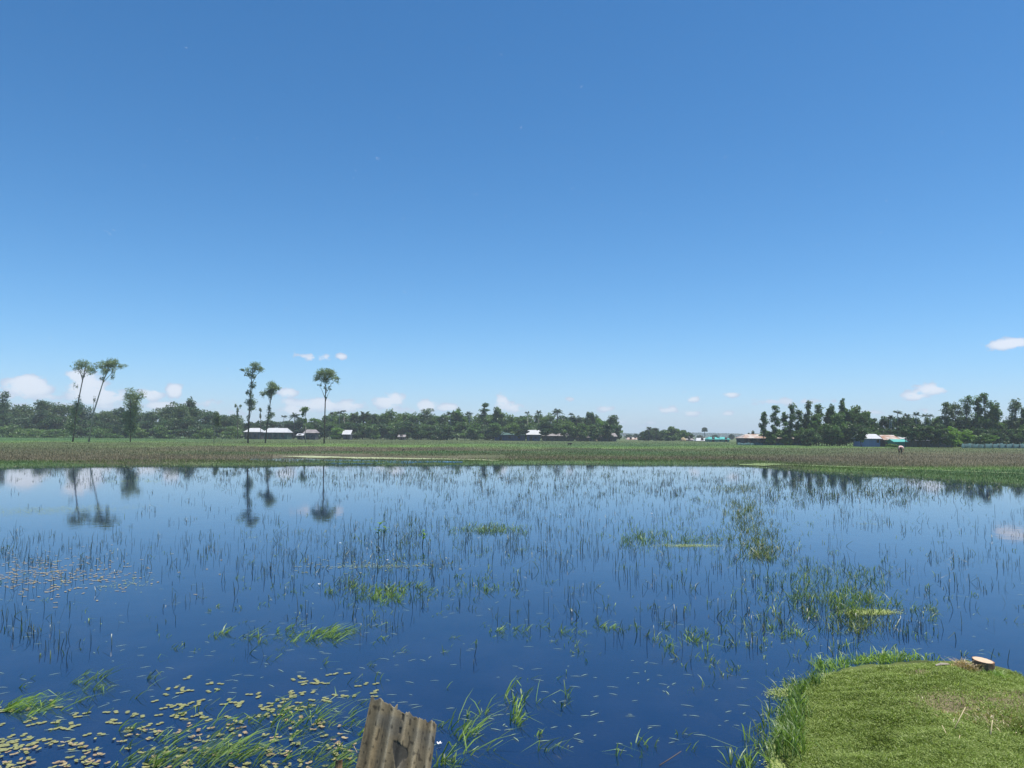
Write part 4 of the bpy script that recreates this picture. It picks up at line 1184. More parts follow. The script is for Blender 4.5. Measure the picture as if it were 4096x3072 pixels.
def blades(pos, H, lean, width, rng, kink=0.0, kseg=None, droop=.3, tint=None, wtip=.1, face=.9):
    """emergent leaves: pos (N,3); lean (N,2) tip offset / H"""
    n = len(pos)
    H = np.broadcast_to(H, (n,)); width = np.broadcast_to(width, (n,))
    t = np.array([0, .35, .7, 1.0])
    P = np.zeros((n, 4, 3))
    for k, tt in enumerate(t):
        P[:, k, :2] = pos[:, :2] + lean * (H * tt ** 1.5)[:, None]
        P[:, k, 2] = pos[:, 2] + H * (tt - droop * tt ** 2.5)
    kk = rng.random(n) < kink
    if kk.any():
        a = rng.uniform(0, 6.283, kk.sum()); L = H[kk] * rng.uniform(.4, 1.0, kk.sum())
        dz = rng.uniform(-1.0, .1, kk.sum())
        dvec = np.column_stack([np.cos(a), np.sin(a) * .8, dz]); dvec /= np.linalg.norm(dvec, axis=1)[:, None]
        P[kk, 3] = P[kk, 2] + dvec * L[:, None]
        P[kk, 3, 2] = np.maximum(P[kk, 3, 2], .004)
    W_ = width[:, None] * np.array([.7, 1, .85, wtip])
    an = rng.uniform(-face, face, n)
    side = np.column_stack([np.cos(an), np.sin(an), np.zeros(n)])
    return ribbons(P, W_, side, rng.uniform(0, 1, n) if tint is None else tint)


def inwater(P):
    return height(P[:, 0], P[:, 1]) < -.03


def water_stems():
    rng = np.random.default_rng(101)
    A = Acc(); Ad = Acc()
    # (cx, cy, sx, sy, n, heightlo, heighthi, green share)
    REG = [(2000, 1905, 900, 26, 2300, .06, .20, .15), (1200, 1885, 900, 16, 900, .06, .16, .2), (2600, 1950, 500, 45, 1000, .06, .18, .15), (3300, 1975, 190, 20, 620, .10, .24, .3),
           (3800, 1950, 280, 28, 900, .08, .22, .4), (3500, 1935, 350, 22, 500, .06, .2, .4), (2200, 2020, 420, 70, 560, .07, .18, .05), (1620, 2130, 120, 60, 190, .09, .2, .3),
           (1500, 2160, 260, 60, 220, .08, .2, .1), (1950, 2150, 380, 60, 260, .08, .2, .1), (2500, 2110, 240, 60, 220, .06, .18, .2), (3450, 2070, 180, 40, 90, .08, .2, .1),
           (3950, 2150, 130, 70, 120, .08, .2, .1), (3550, 2240, 260, 50, 90, .06, .18, .05), (700, 2170, 420, 60, 300, .06, .17, .05), (150, 2190, 180, 60, 170, .07, .18, .05),
           (1300, 2210, 240, 80, 130, .06, .17, .1), (2200, 2300, 560, 110, 260, .08, .2, .1), (1600, 2350, 260, 50, 90, .08, .18, .2), (2900, 2330, 330, 110, 190, .08, .2, .15),
           (3300, 2420, 200, 80, 160, .08, .2, .3), (150, 2380, 160, 110, 90, .07, .18, .15), (600, 2420, 420, 100, 110, .06, .16, .15), (2300, 2500, 480, 60, 70, .07, .18, .2),
           (3000, 2480, 220, 80, 70, .07, .18, .3), (3800, 2480, 220, 70, 50, .06, .16, .2), (120, 2560, 120, 60, 60, .06, .15, .2), (2700, 2250, 300, 60, 110, .07, .2, .05), (2050, 1925, 1500, 60, 700, .05, .15, .1),
           (2048, 2300, 1600, 260, 260, .05, .15, .1)]
    for cx, cy, sx, sy, n, h0, h1, gs in REG:
        n = int(n * (1.3 if cy < 2280 else .85))
        k = max(1, n // 5)                  # plants grow in small groups
        gx = rng.normal(cx, sx, k); gy = cy + np.abs(rng.normal(0, sy, k)) * np.where(rng.random(k) < .6, 1, -1)
        idx = rng.integers(0, k, n)
        Y = gy[idx] + rng.normal(0, 6, n) * (gy[idx] - 1740) / 300
        X = gx[idx] + rng.normal(0, 22, n) * (.4 + (gy[idx] - 1740) / 500)
        hzy = np.interp(X, SHX, SHY)
        ok = (Y > hzy + 1) & (X > -150) & (X < 4250) & (Y < 2680)
        X, Y = X[ok], Y[ok]
        P = gnd(X, Y, 0.0); P = P[inwater(P)]
        n = len(P)
        if n < 3: continue
        D = P[:, 1]
        H = rng.uniform(h0, h1, n) * (.5 + .95 * rng.random(n))
        W_ = np.maximum(.0055 * rng.uniform(.7, 1.5, n), D * .00034)
        ln = rng.normal(0, .11, (n, 2))
        green = rng.random(n) < gs
        P[:, 2] = -.05
        V, q, T = blades(P[~green], H[~green] + .05, ln[~green], W_[~green], rng, .34, droop=.05, wtip=.6); Ad.add(V, q, T)
        if green.sum() > 2:
            V, q, T = blades(P[green], H[green] * .9 + .05, ln[green] + rng.normal(0, .35, (green.sum(), 2)), W_[green] * 1.6, rng, .2); A.add(V, q, T)
    link('reed_stems', Ad.mesh('reed_stems', M['stem']), kind='stuff', label='thin dark reed stems standing all over the still water', category='reeds')
    # green fringe along the far shore
    n = 26000
    X = rng.uniform(-200, 4300, n)
    right = sstep(2700, 3800, X)
    Y = np.interp(X, SHX, SHY) + rng.uniform(-16, 3, n) + right * rng.exponential(9, n) + rng.normal(0, 2, n) * (1 + right)
    P = gnd(X, Y, 0.02); P[:, 2] = np.maximum(height(P[:, 0], P[:, 1]), -.05) - .02
    H = rng.uniform(.08, .20, n)
    V, q, T = blades(P, H, rng.normal(0, .5, (n, 2)), P[:, 1] * .00030 * rng.uniform(.7, 1.4, n), rng, .1); A.add(V, q, T)
    link('shore_grass', A.mesh('shore_grass', M['fringe']), kind='stuff', label='green grass fringing the far shore and standing in the far water', category='grass')
    A = Acc()
    for cx, cy, sx, sy, n, h0, h1, lx in ((3200, 2400, 260, 110, 420, .08, .22, .1), (2950, 2120, 170, 90, 420, .08, .18, 0), (2700, 2140, 180, 40, 160, .06, .14, 0), (2400, 2200, 700, 160, 420, .05, .15, .1), (1500, 2350, 330, 50, 260, .05, .15, .4),
                                          (1150, 2550, 260, 40, 150, .05, .14, .7), (2050, 2520, 350, 50, 150, .05, .14, .5), (2700, 2560, 260, 50, 150, .06, .15, .2), (1000, 2900, 420, 120, 230, .08, .22, .9), (250, 2820, 200, 60, 90, .06, .16, .9),
                                          (2000, 2850, 170, 110, 60, .08, .22, .5), (2500, 2800, 330, 170, 50, .04, .14, .3), (1700, 2170, 320, 60, 260, .06, .17, 0), (600, 2350, 420, 120, 200, .05, .13, .2), (2900, 2650, 150, 100, 90, .06, .16, 0),
                                          (3650, 2450, 260, 90, 150, .06, .15, .1), (3700, 2050, 300, 90, 200, .05, .13, 0)):
        k = max(2, n // 4); gx = rng.normal(cx, sx, k); gy = rng.normal(cy, sy, k); idx = rng.integers(0, k, n)
        X = gx[idx] + rng.normal(0, 12, n); Y = gy[idx] + rng.normal(0, 4, n)
        ok = (Y > np.interp(X, SHX, SHY) + 3) & (X > -150) & (X < 4250) & (Y < 3200)
        P = gnd(X[ok], Y[ok], 0.0); P = P[inwater(P)]; n = len(P)
        P[:, 2] = -.04
        V, q, T = blades(P, rng.uniform(h0, h1, n), np.column_stack([rng.normal(lx, .35, n), rng.normal(0, .3, n)]), np.maximum(.008 * rng.uniform(.6, 1.3, n), P[:, 1] * .0003), rng, .45); A.add(V, q, T)
    link('water_grass', A.mesh('water_grass', M['blade']), kind='stuff', label='loose light green leaves scattered between the clumps on the water', category='grass')


water_stems()


def clump(X, Y, wpx, hpx, n, h, label, m_='blade', lean=(0, 0), width=.009, kink=.3, spread=.34, lay=0.0, group=None, tilt=0.0, stems=0, name='grass_clump'):
    """one clump of grass growing out of the water; X, Y centre and size of its foot in photo pixels"""
    rng = np.random.default_rng(int(X * 3 + Y))
    c = gnd(np.array([float(X)]), np.array([float(Y)]), 0)[0]
    k = max(3, n // 4)
    u = rng.normal(0, .50, (k, 2)); idx = rng.integers(0, k, n)
    uu = u[idx] + rng.normal(0, .07, (n, 2))
    Xs = X + uu[:, 0] * wpx * 1.3; Ys = Y + uu[:, 1] * hpx * 1.35 + tilt * uu[:, 0] * hpx
    Ys = np.maximum(Ys, np.interp(Xs, SHX, SHY) + 4)
    P = gnd(Xs, Ys, 0.0); P[:, 2] = np.maximum(height(P[:, 0], P[:, 1]), -.06)
    P = P - np.array([c[0], c[1], 0])
    H = h * rng.uniform(.35, 1.15, n)
    ln = np.array(lean) + rng.normal(0, spread, (n, 2))
    V, q, T = blades(P, H + .05, ln, np.maximum(width * rng.uniform(.6, 1.3, n), c[1] * .00022), rng, kink)
    o = link(name, mesh_np(name, V, q, M[m_], T), loc=(c[0], c[1], 0), label=label, category='grass', group=group)
    return o


GC = 'grass clumps growing out of the pond'
for a in (
    (2995, 2060, 70, 70, 620, .17, 'tall olive green grass clump, upper end of the long patch at the right', 'olive', (0, 0), .009),
    (2960, 2040, 50, 40, 320, .18, 'yellow green tuft at the left tip of the long patch in the right half', 'olive', (0, 0), .009),
    (3050, 2165, 70, 60, 560, .17, 'olive green grass clump, lower end of the long patch in the right half', 'olive', (0, 0), .009),
    (3045, 2215, 45, 20, 260, .14, 'dense low yellow green tuft at the foot of the long patch', 'olive', (0, 0), .009),
    (2940, 1955, 110, 12, 520, .16, 'thin slanting row of olive grass below the right end of the far shore', 'olive', (0, 0), .009),
    (1970, 2118, 130, 14, 420, .16, 'short even row of light green grass left of the water centre', 'blade', (.1, 0), .009),
    (2570, 2150, 70, 36, 230, .20, 'light green tuft with dark stems right of the water centre', 'blade', (0, 0), .009),
    (2760, 2165, 110, 20, 260, .15, 'sparse green grass beside the long olive patch', 'blade', (0, 0), .008),
    (3250, 2380, 150, 60, 330, .20, 'left half of the big tangled grass clump in front of the mound', 'blade', (.15, 0), .008),
    (3420, 2400, 130, 70, 480, .20, 'right half of the big tangled grass clump in front of the mound', 'blade', (0, 0), .008),
    (3440, 2490, 100, 40, 360, .16, 'dense yellow green tuft on the pale weed mat in front of the mound', 'olive', (0, 0), .008),
    (3320, 2290, 160, 30, 210, .16, 'sparse upright grass behind the big tangled clump', 'blade', (0, 0), .007),
    (3150, 2530, 60, 30, 60, .13, 'small bent tuft left of the bright grass behind the mound', 'bladeb', (.2, 0), .009),
    (3680, 2440, 60, 24, 60, .14, 'loose tuft of crossing stems right of the big tangled clump', 'blade', (.2, 0), .007),
    (1420, 2370, 110, 30, 150, .14, 'left light tuft of the bright patch in the left half of the water', 'blade', (.35, 0), .010),
    (1530, 2380, 60, 24, 170, .15, 'densest bright tuft of the patch in the left half of the water', 'bladeb', (.3, 0), .010),
    (1640, 2360, 80, 26, 90, .14, 'right tuft of the bright patch in the left half of the water', 'blade', (.5, 0), .010),
    (1880, 2340, 90, 50, 80, .15, 'loose tuft with dark stems near the centre of the water', 'blade', (.1, 0), .009),
    (1170, 2540, 150, 20, 90, .14, 'bright leaning grass patch in the lower left water', 'bladeb', (.75, 0), .012),
    (1310, 2530, 100, 24, 90, .14, 'brightest right end of the leaning grass patch in the lower left water', 'bladeb', (.9, 0), .012),
    (1010, 2560, 90, 16, 26, .10, 'small left end of the leaning grass patch in the lower left water', 'blade', (.6, 0), .011),
    (2020, 2515, 130, 20, 34, .12, 'short wide leaves lying right of the vertical stems at the water centre', 'bladeb', (.7, 0), .012),
    (2330, 2520, 110, 16, 30, .12, 'small bright leaves right of the lying leaves at the water centre', 'bladeb', (.7, 0), .012),
    (2760, 2570, 110, 24, 60, .12, 'scattered upright bright leaves left of the mound clump', 'bladeb', (.15, 0), .010),
    (2060, 2860, 80, 70, 34, .22, 'crossing green leaves in the clear water right of the board', 'bladeb', (.45, .1), .011),
    (2160, 2930, 30, 16, 9, .14, 'three-leaved sprig in the dark water right of the board', 'bladeb', (.1, 0), .010),
    (1850, 2960, 90, 60, 44, .26, 'dense long-leaved grass touching the right side of the board', 'bladeb', (.6, .2), .010),
    (1780, 3050, 50, 20, 40, .12, 'low tangle of grass at the right foot of the board', 'blade', (.3, 0), .009),
    (2530, 3020, 110, 40, 16, .16, 'few separate leaves at the bottom centre of the water', 'bladeb', (.2, 0), .009),
    (60, 2830, 90, 16, 90, .18, 'bright leaning grass at the left edge above the floating leaves', 'bladeb', (1.2, .1), .010),
    (330, 2740, 60, 18, 20, .16, 'few leaning blades above the floating leaves at the left', 'blade', (.9, .1), .009),
    (1000, 2960, 330, 90, 100, .20, 'long leaning blades among the floating leaves, middle of the lower left', 'bladeb', (1.0, .3), .009),
    (880, 3050, 330, 40, 120, .20, 'dense leaning blades at the bottom edge among the floating leaves', 'blade', (.9, .3), .009),
    (560, 3060, 120, 26, 60, .20, 'leaning blades at the bottom edge left of the denser ones', 'blade', (.9, .3), .009),
    (1290, 3040, 90, 30, 70, .14, 'green blades around the dry leaf left of the board', 'blade', (.7, .2), .009),
    (1180, 2900, 90, 60, 34, .22, 'single long blades crossing the floating leaves near the board', 'bladeb', (.9, .3), .009),
    (3150, 2990, 60, 70, 330, .15, 'thin upright grass standing in the pale duckweed at the mound foot', 'blade', (-.05, 0), .0065),
    (3165, 2870, 45, 70, 300, .14, 'thin upright grass in the duckweed halfway up the mound left side', 'blade', (-.05, 0), .0065),
    (3215, 2760, 60, 30, 200, .12, 'thin grass at the bend of the mound left shore', 'blade', (0, 0), .0065),
    (3060, 3010, 80, 70, 60, .22, 'tall reeds at the left foot of the grassy mound', 'blade', (-.15, 0), .008),
    (3095, 2900, 60, 80, 40, .19, 'upright reeds on the left side of the mound', 'blade', (-.1, 0), .008),
    (3210, 2780, 50, 50, 50, .16, 'reeds where the left side of the mound turns', 'blade', (-.1, 0), .008),
    (2960, 3060, 40, 16, 40, .22, 'small reed tuft standing free left of the mound foot', 'blade', (.1, 0), .008),
    (3310, 2672, 60, 16, 110, .16, 'green blades behind the left shoulder of the mound', 'bladeb', (-.1, 0), .008),
    (3560, 2640, 110, 12, 260, .15, 'bright fresh grass standing behind the top of the mound', 'bladeb', (.05, 0), .009),
    (3420, 2655, 90, 12, 150, .15, 'fresh grass left of the brightest blades behind the mound', 'bladeb', (.05, 0), .008),
):
    clump(*a[:7], m_=a[7], lean=a[8], width=a[9], group=GC)


# broad-leaved water plants and white flowers
def water_plant(X, Y, h, label):
    rng = np.random.default_rng(int(X)); c = gnd(np.array([float(X)]), np.array([float(Y)]), 0)[0]
    root = thing('water_plant', label, 'plant', c)
    V, Fq = tube([(0, 0, -.05), (.01, 0, h * .6), (.03, 0, h)], [.008, .006, .004], 5); link('stem', clean_tube_mesh('stem', V, Fq, M['mid']), root)
    n = 9; t = rng.uniform(.25, 1, n); a = rng.uniform(0, 6.28, n)
    P0 = np.column_stack([t * .03, t * 0, t * h]); d = np.column_stack([np.cos(a), np.sin(a) * .6, rng.uniform(-.2, .5, n)]) * (.09 + .05 * rng.random((n, 1)))
    P = np.stack([P0, P0 + d * .5 + [0, 0, .015], P0 + d], 1)
    V, q, T = ribbons(P, np.tile([.012, .05, .004], (n, 1)), np.column_stack([-np.sin(a), np.cos(a), a * 0]), rng.uniform(.4, 1, n))
    link('leaves', mesh_np('leaves', V, q, M['bright'], T), root)


water_plant(1690, 2185, .30, 'single leafy yellow green plant rising from the water left of the light grass row')
water_plant(1512, 2160, .34, 'leafy plant with a hooked top above the dark stems in the left half')
water_plant(1535, 2165, .26, 'smaller leafy plant right beside the hooked one')
M['white'] = plain('petal_white', (0.85, 0.85, 0.85), .7, 0, 8, .05)
for X, Y, lb in ((1361, 2173, 'white flower floating right of the orange weed patch'), (1550, 2241, 'white flower below the leafy plants'), (1277, 2338, 'white flower beside tall bent stems in the left half'),
                 (2607, 2055, 'white flower right of the centre near the long olive patch'), (2240, 2059, 'white flower near the centre of the water'), (1757, 2977, 'white petal floating at the right edge of the board')):
    c = gnd(np.array([float(X)]), np.array([float(Y)]), .03 if Y < 2900 else .01)[0]
    V = []; Fs = []
    s = max(.016, c[1] * .0011)
    for i in range(5):
        a = i * 1.2566; e = .45
        V += [(0, 0, 0), (s * math.cos(a - e), s * math.sin(a - e), s * .5), (s * 1.3 * math.cos(a), s * 1.3 * math.sin(a), s * .9), (s * math.cos(a + e), s * math.sin(a + e), s * .5)]
        Fs.append(tuple(range(i * 4, i * 4 + 4)))
    o = poly_obj('white_flower', V, Fs, M['white'], label=lb, category='flower', group='small white flowers on the water'); o.location = c


# ------------------------------------------------------------------ floating leaves
def pad_mesh(name, m_, seed):
    rng = np.random.default_rng(seed)
    V = []; Fs = []
    a0 = rng.uniform(0, 6.28)
    for k, a in enumerate((a0, a0 + math.pi + rng.normal() * .25)):
        c = np.array([math.cos(a), math.sin(a)]) * .017
        n = 10; b = len(V); V.append((c[0], c[1], .003))
        for j in range(n):
            t = j / n * 6.283; r = .019 * (1 + rng.normal() * .06)
            V.append((c[0] + math.cos(t) * r, c[1] + math.sin(t) * r * .95, .004 + .004 * math.cos(t - a) * rng.random() + k * .0012))
        for j in range(n): Fs.append((b, b + 1 + j, b + 1 + (j + 1) % n))
    me = bpy.data.meshes.new(name); me.from_pydata(V, [], Fs); me.update(); me.materials.append(m_)
    return me


def padmat(name, c1, c2):
    m_, n, out = mat(name)
    oi = n.n('ShaderNodeObjectInfo'); tcn = n.n('ShaderNodeTexCoord')
    f = n.noise(tcn.outputs['Object'], 60, 2, .5)
    col = n.mix(oi.outputs['Random'], c1 + (1,), c2 + (1,))
    col = n.mix(n.ss(f, .45, .75), col, tuple(v * .6 for v in c1) + (1,))
    p = n.n('ShaderNodeBsdfPrincipled'); n.set(p, 'Base Color', col); n.set(p, 'Roughness', .5); n.set(out, 0, p.outputs[0])
    return m_


pm_y = padmat('floating_leaf_yellow', (0.18, 0.19, 0.06), (0.27, 0.26, 0.10))
pm_p = padmat('floating_leaf_pink', (0.28, 0.19, 0.10), (0.34, 0.28, 0.14))
PADS = [pad_mesh('floating_leaf', pm_y, i) for i in range(5)] + [pad_mesh('floating_leaf', pm_p, 20 + i) for i in range(4)]


def pad_positions():
    rng = np.random.default_rng(55)
    out = []
    UP = [(-80, 2830), (100, 2800), (250, 2790), (420, 2830), (560, 2850), (720, 2710), (800, 2690), (950, 2770), (1100, 2730), (1250, 2700), (1420, 2690), (1490, 2760)]
    tries = 0
    cl = []
    while len(cl) < 205 and tries < 4000:
        tries += 1
        X = rng.uniform(-80, 1500); Y = rng.uniform(2690, 3110)
        yu = silhouette(UP, X)
        if Y < yu: continue
        dens = .35 + .65 * min(1, (Y - yu) / 160)
        dens *= .25 + 1.1 * float(vnoise(np.array([X / 110.]), np.array([Y / 50.]), 8)[0])
        if X > 1380 and Y > 2790: dens *= .3
        if rng.random() > dens: continue
        cl.append((X, Y))
    for X, Y in cl:
        c = gnd(np.array([X]), np.array([Y]), .002)[0]
        k = min(6, 1 + rng.poisson(1.3))
        for i in range(k):
            ang = rng.uniform(0, 6.28); r = 0 if i == 0 else rng.uniform(.035, .05) * (1 + i * .28)
            out.append((c[0] + math.cos(ang) * r * 1.5, c[1] + math.sin(ang) * r, rng.uniform(0, 6.28), rng.uniform(.5, .86), rng.random() < .36))
    return out


pp = pad_positions()
pp.sort(key=lambda p: math.hypot(p[0], p[1]))
for i, (x, y, a, s, pink) in enumerate(pp[:300]):
    me = PADS[5 + i % 4] if pink else PADS[i % 5]
    o = bpy.data.objects.new('floating_leaf', me); COL.objects.link(o)
    o.location = (x, y, .0025 + .0012 * (i % 4)); o.rotation_euler = (0, 0, a); o.scale = (s, s, 1)
    o['label'] = 'small two-lobed %s leaf floating on the dark water at the lower left' % ('pinkish brown' if pink else 'yellow green')
    o['category'] = 'floating leaf'; o['group'] = ('pinkish' if pink else 'yellow green') + ' floating leaves at the lower left'


def more_pads():
    rng = np.random.default_rng(66)
    A = Acc(); Ap = Acc()
    rest = [(x, y, .004, .9) for x, y, *_ in pp[300:]]
    n = 420
    X = rng.normal(170, 210, n); Y = 2300 + rng.normal(0, 42, n) + (200 - X) * .03
    g = gnd(X, Y, .004); far = [(p[0], p[1], .004, .8) for p in g if p[0] > -20]
    n = 70
    X = rng.uniform(1180, 1850, n); Y = 2262 + rng.normal(0, 14, n); g = gnd(X, Y, .004); mid = [(p[0], p[1], .004, .8) for p in g]
    for lst, acc in ((rest, A), (far, Ap), (mid, A)):
        for x, y, z, s in lst:
            a = rng.uniform(0, 6.28)
            for sg in (-1, 1):
                c = np.array([x, y, z + rng.random() * .002]) + sg * .017 * s * np.array([math.cos(a), math.sin(a), 0])
                t = np.arange(8) / 8 * 6.283
                V = c + .019 * s * np.column_stack([np.cos(t), np.sin(t), t * 0])
                acc.add(V, np.array([[0, 1, 2, 3], [0, 3, 4, 7], [4, 5, 6, 7]]))
    link('floating_leaves', A.mesh('floating_leaves', pm_y), kind='stuff', label='thin scatter of yellow green floating leaves farther out', category='leaves')
    link('floating_leaves', Ap.mesh('floating_leaves', pm_p), kind='stuff', label='faint pinkish raft of tiny floating leaves near the left edge', category='leaves')


more_pads()


def flecks():
    """duckweed grains, rafts and bits of leaf lying flat on the water"""
    rng = np.random.default_rng(88)
    A = Acc()

    def raft(cx, cy, sx, sy, n, s, tilt=0.0, box_=False):
        u = rng.uniform(-1, 1, (n, 2)) if box_ else rng.normal(0, .5, (n, 2))
        X = cx + u[:, 0] * sx; Y = cy + u[:, 1] * sy + tilt * u[:, 0] * sx
        P = gnd(X, Y, .005)
        k = vnoise(P[:, 0] * 1.7, P[:, 1] * 1.0, 12) > .36
        P = P[k]; n = len(P); P[:, 2] += rng.uniform(0, .003, n)
        a = rng.uniform(0, 6.28, n); ss_ = s * rng.uniform(.6, 1.4, n)
        off = [np.column_stack([np.cos(a + i * 1.5708), np.sin(a + i * 1.5708), a * 0]) * ss_[:, None] for i in range(4)]
        V = np.stack([P + o for o in off], 1).reshape(-1, 3)
        A.add(V, np.arange(n * 4).reshape(n, 4), np.repeat(rng.uniform(0, 1, n), 4))
    raft(200, 2040, 420, 20, 2600, .011, -.03)
    raft(560, 1925, 200, 6, 700, .016)
    raft(3480, 2448, 90, 10, 2600, .008)
    raft(2760, 2182, 130, 6, 900, .010)
    raft(3020, 2222, 60, 10, 500, .010)
    raft(1040, 2155, 60, 10, 260, .010)
    raft(3400, 2095, 160, 6, 260, .009)
    raft(1500, 2264, 330, 8, 500, .008)
    raft(430, 2330, 200, 26, 260, .010)
    for cx, cy, sx, sy, n in ((3160, 2900, 38, 120, 7500), (3190, 2810, 40, 60, 3200), (3140, 3030, 60, 70, 8000), (3330, 2712, 60, 22, 1200), (3120, 2770, 60, 20, 500)):
        raft(cx, cy, sx, sy, n, .0058)
    link('duckweed', A.mesh('duckweed', M['duckl']), kind='stuff', label='pale green duckweed specks and rafts on the pond', category='duckweed')
    # loose floating leaf pieces
    n = 520
    X = rng.uniform(-50, 4100, n); Y = 2250 + rng.uniform(0, 1, n) ** .8 * 760
    P = gnd(X, Y, .006); P = P[inwater(P)]; n = len(P)
    a = rng.normal(.15, .55, n); L = rng.uniform(.012, .05, n)
    d = np.column_stack([np.cos(a), np.sin(a), a * 0]) * L[:, None]
    Pp = np.stack([P - d, P + d * .1 + [0, 0, .002], P + d], 1)
    V, q, T = ribbons(Pp, np.tile([.003, .0075, .002], (n, 1)), np.column_stack([-np.sin(a), np.cos(a), a * 0]), rng.uniform(.4, 1, n))
    link('leaf_litter', mesh_np('leaf_litter', V, q, M['litter'], T), kind='stuff', label='loose bits of pale leaf lying on the water', category='leaf litter')


M['duckl'] = leafmat('duckweed_specks', (0.27, 0.34, 0.13), .35, .2, .04)
M['litter'] = leafmat('litter_pale', (0.24, 0.33, 0.22), .4, .3, .1)
flecks()


# ------------------------------------------------------------------ grassy mound
def turf():
    rng = np.random.default_rng(99)
    N = 330000
    X = rng.uniform(2950, 4400, N); Y = rng.uniform(2610, 3350, N)
    P = gnd(X, Y, .22)
    P = P[(P[:, 0] < 5.2)]
    P[:, 2] = height(P[:, 0], P[:, 1])
    s = sdpoly(P[:, 0], P[:, 1], BANK)
    bare = np.zeros(len(P))
    for X0, Y0, r in ((3800, 2835, .26), (4075, 2835, .30), (3690, 2700, .14)):
        g = gnd(np.array([X0]), np.array([Y0]), .2)[0]
        bare = np.maximum(bare, np.exp(-((P[:, 0] - g[0]) ** 2 * .6 + (P[:, 1] - g[1]) ** 2) / r ** 2))
    keep = (P[:, 2] > .02) & (rng.random(len(P)) > bare * .82)
    P = P[keep]; bare = bare[keep]; n = len(P)
    H = rng.uniform(.006, .015, n) * (.7 + .8 * vnoise(P[:, 0] * 3, P[:, 1] * 3, 41)) * (1 - .4 * bare)
    ln = rng.normal(0, 1.15, (n, 2))
    top = P + np.column_stack([ln * H[:, None], H]); mid = P + np.column_stack([ln * H[:, None] * .35, H * .6])
    W_ = rng.uniform(.0030, .0068, n)
    an = rng.uniform(0, 3.14, n)
    T = np.clip(.0 + .35 * vnoise(P[:, 0] * 2.2, P[:, 1] * 2.2, 44) + .2 * rng.random(n) + np.where(rng.random(n) < .20, .85, 0) * rng.random(n) + .4 * bare * rng.random(n), 0, 1)
    V, q, T = ribbons(np.stack([P - [0, 0, .006], mid, top], 1), np.column_stack([W_, W_, W_ * .25]), np.column_stack([np.cos(an), np.sin(an), an * 0]), T)
    kb = rng.random(n) < .55
    Pb = P[kb] + np.column_stack([rng.normal(0, .004, (kb.sum(), 2)), rng.uniform(.004, .022, kb.sum())])
    V2, q2, T2 = quads(Pb, rng.uniform(.003, .0075, kb.sum()), rng, np.clip(rng.random(kb.sum()) ** 2.2 + .4 * bare[kb], 0, 1), .6, .9)
    q = np.concatenate([q, q2 + len(V)]); V = np.concatenate([V, V2]); T = np.concatenate([T, T2])
    link('turf', mesh_np('turf', V, q, M['turf'], T), kind='stuff', label='short green turf covering the mound at the lower right', category='grass')
    nt2 = 9000
    X = rng.uniform(3150, 4300, nt2); Y = rng.uniform(2640, 3250, nt2); P = gnd(X, Y, .22); P[:, 2] = height(P[:, 0], P[:, 1])
    P = P[(P[:, 2] > .06)]; P[:, 2] -= .006; nt2 = len(P)
    V, q, T = blades(P, rng.uniform(.02, .055, nt2), rng.normal(0, .35, (nt2, 2)), .0038, rng, .15)
    link('turf_blades', mesh_np('turf_blades', V, q, M['turfb'], T), kind='stuff', label='longer thin blades sticking out of the turf on the mound', category='grass')
    # dark weeds in the hollow, dry tuft beside the stump
    for (X, Y, w_, n_, h_, m_, lb, nm) in ((3520, 2920, .10, 420, .045, 'weed', 'dark leafy weed in the hollow of the mound', 'weed'), (3862, 2668, .08, 340, .09, 'dry', 'dry straw-coloured tuft leaning on the left of the stump', 'dry_tuft'),
                                          (3985, 2672, .07, 160, .08, 'bladeb', 'green tuft at the right foot of the stump', 'grass_tuft'), (3915, 2692, .09, 240, .05, 'turf', 'low grass growing over the front foot of the stump', 'grass_tuft'),
                                          (3990, 2880, .25, 500, .05, 'dry', 'dry brownish grass between the straw stalks', 'dry_tuft'), (4085, 2925, .08, 220, .045, 'weed', 'dark weed under the bare earth at the right edge', 'weed')):
        c = gnd(np.array([float(X)]), np.array([float(Y)]), .24)[0]
        P = c + np.column_stack([rng.normal(0, w_ * .5, (n_, 2)), np.zeros(n_)]); P[:, 2] = height(P[:, 0], P[:, 1]) - .008
        V, q, T = blades(P - [c[0], c[1], 0], h_ * rng.uniform(.5, 1.2, n_), rng.normal(0, .6, (n_, 2)), .005, rng, .2)
        link(nm, mesh_np(nm, V, q, M[m_], T), loc=(c[0], c[1], 0), label=lb, category='grass' if 'grass' in lb or 'tuft' in lb else 'weed')


turf()


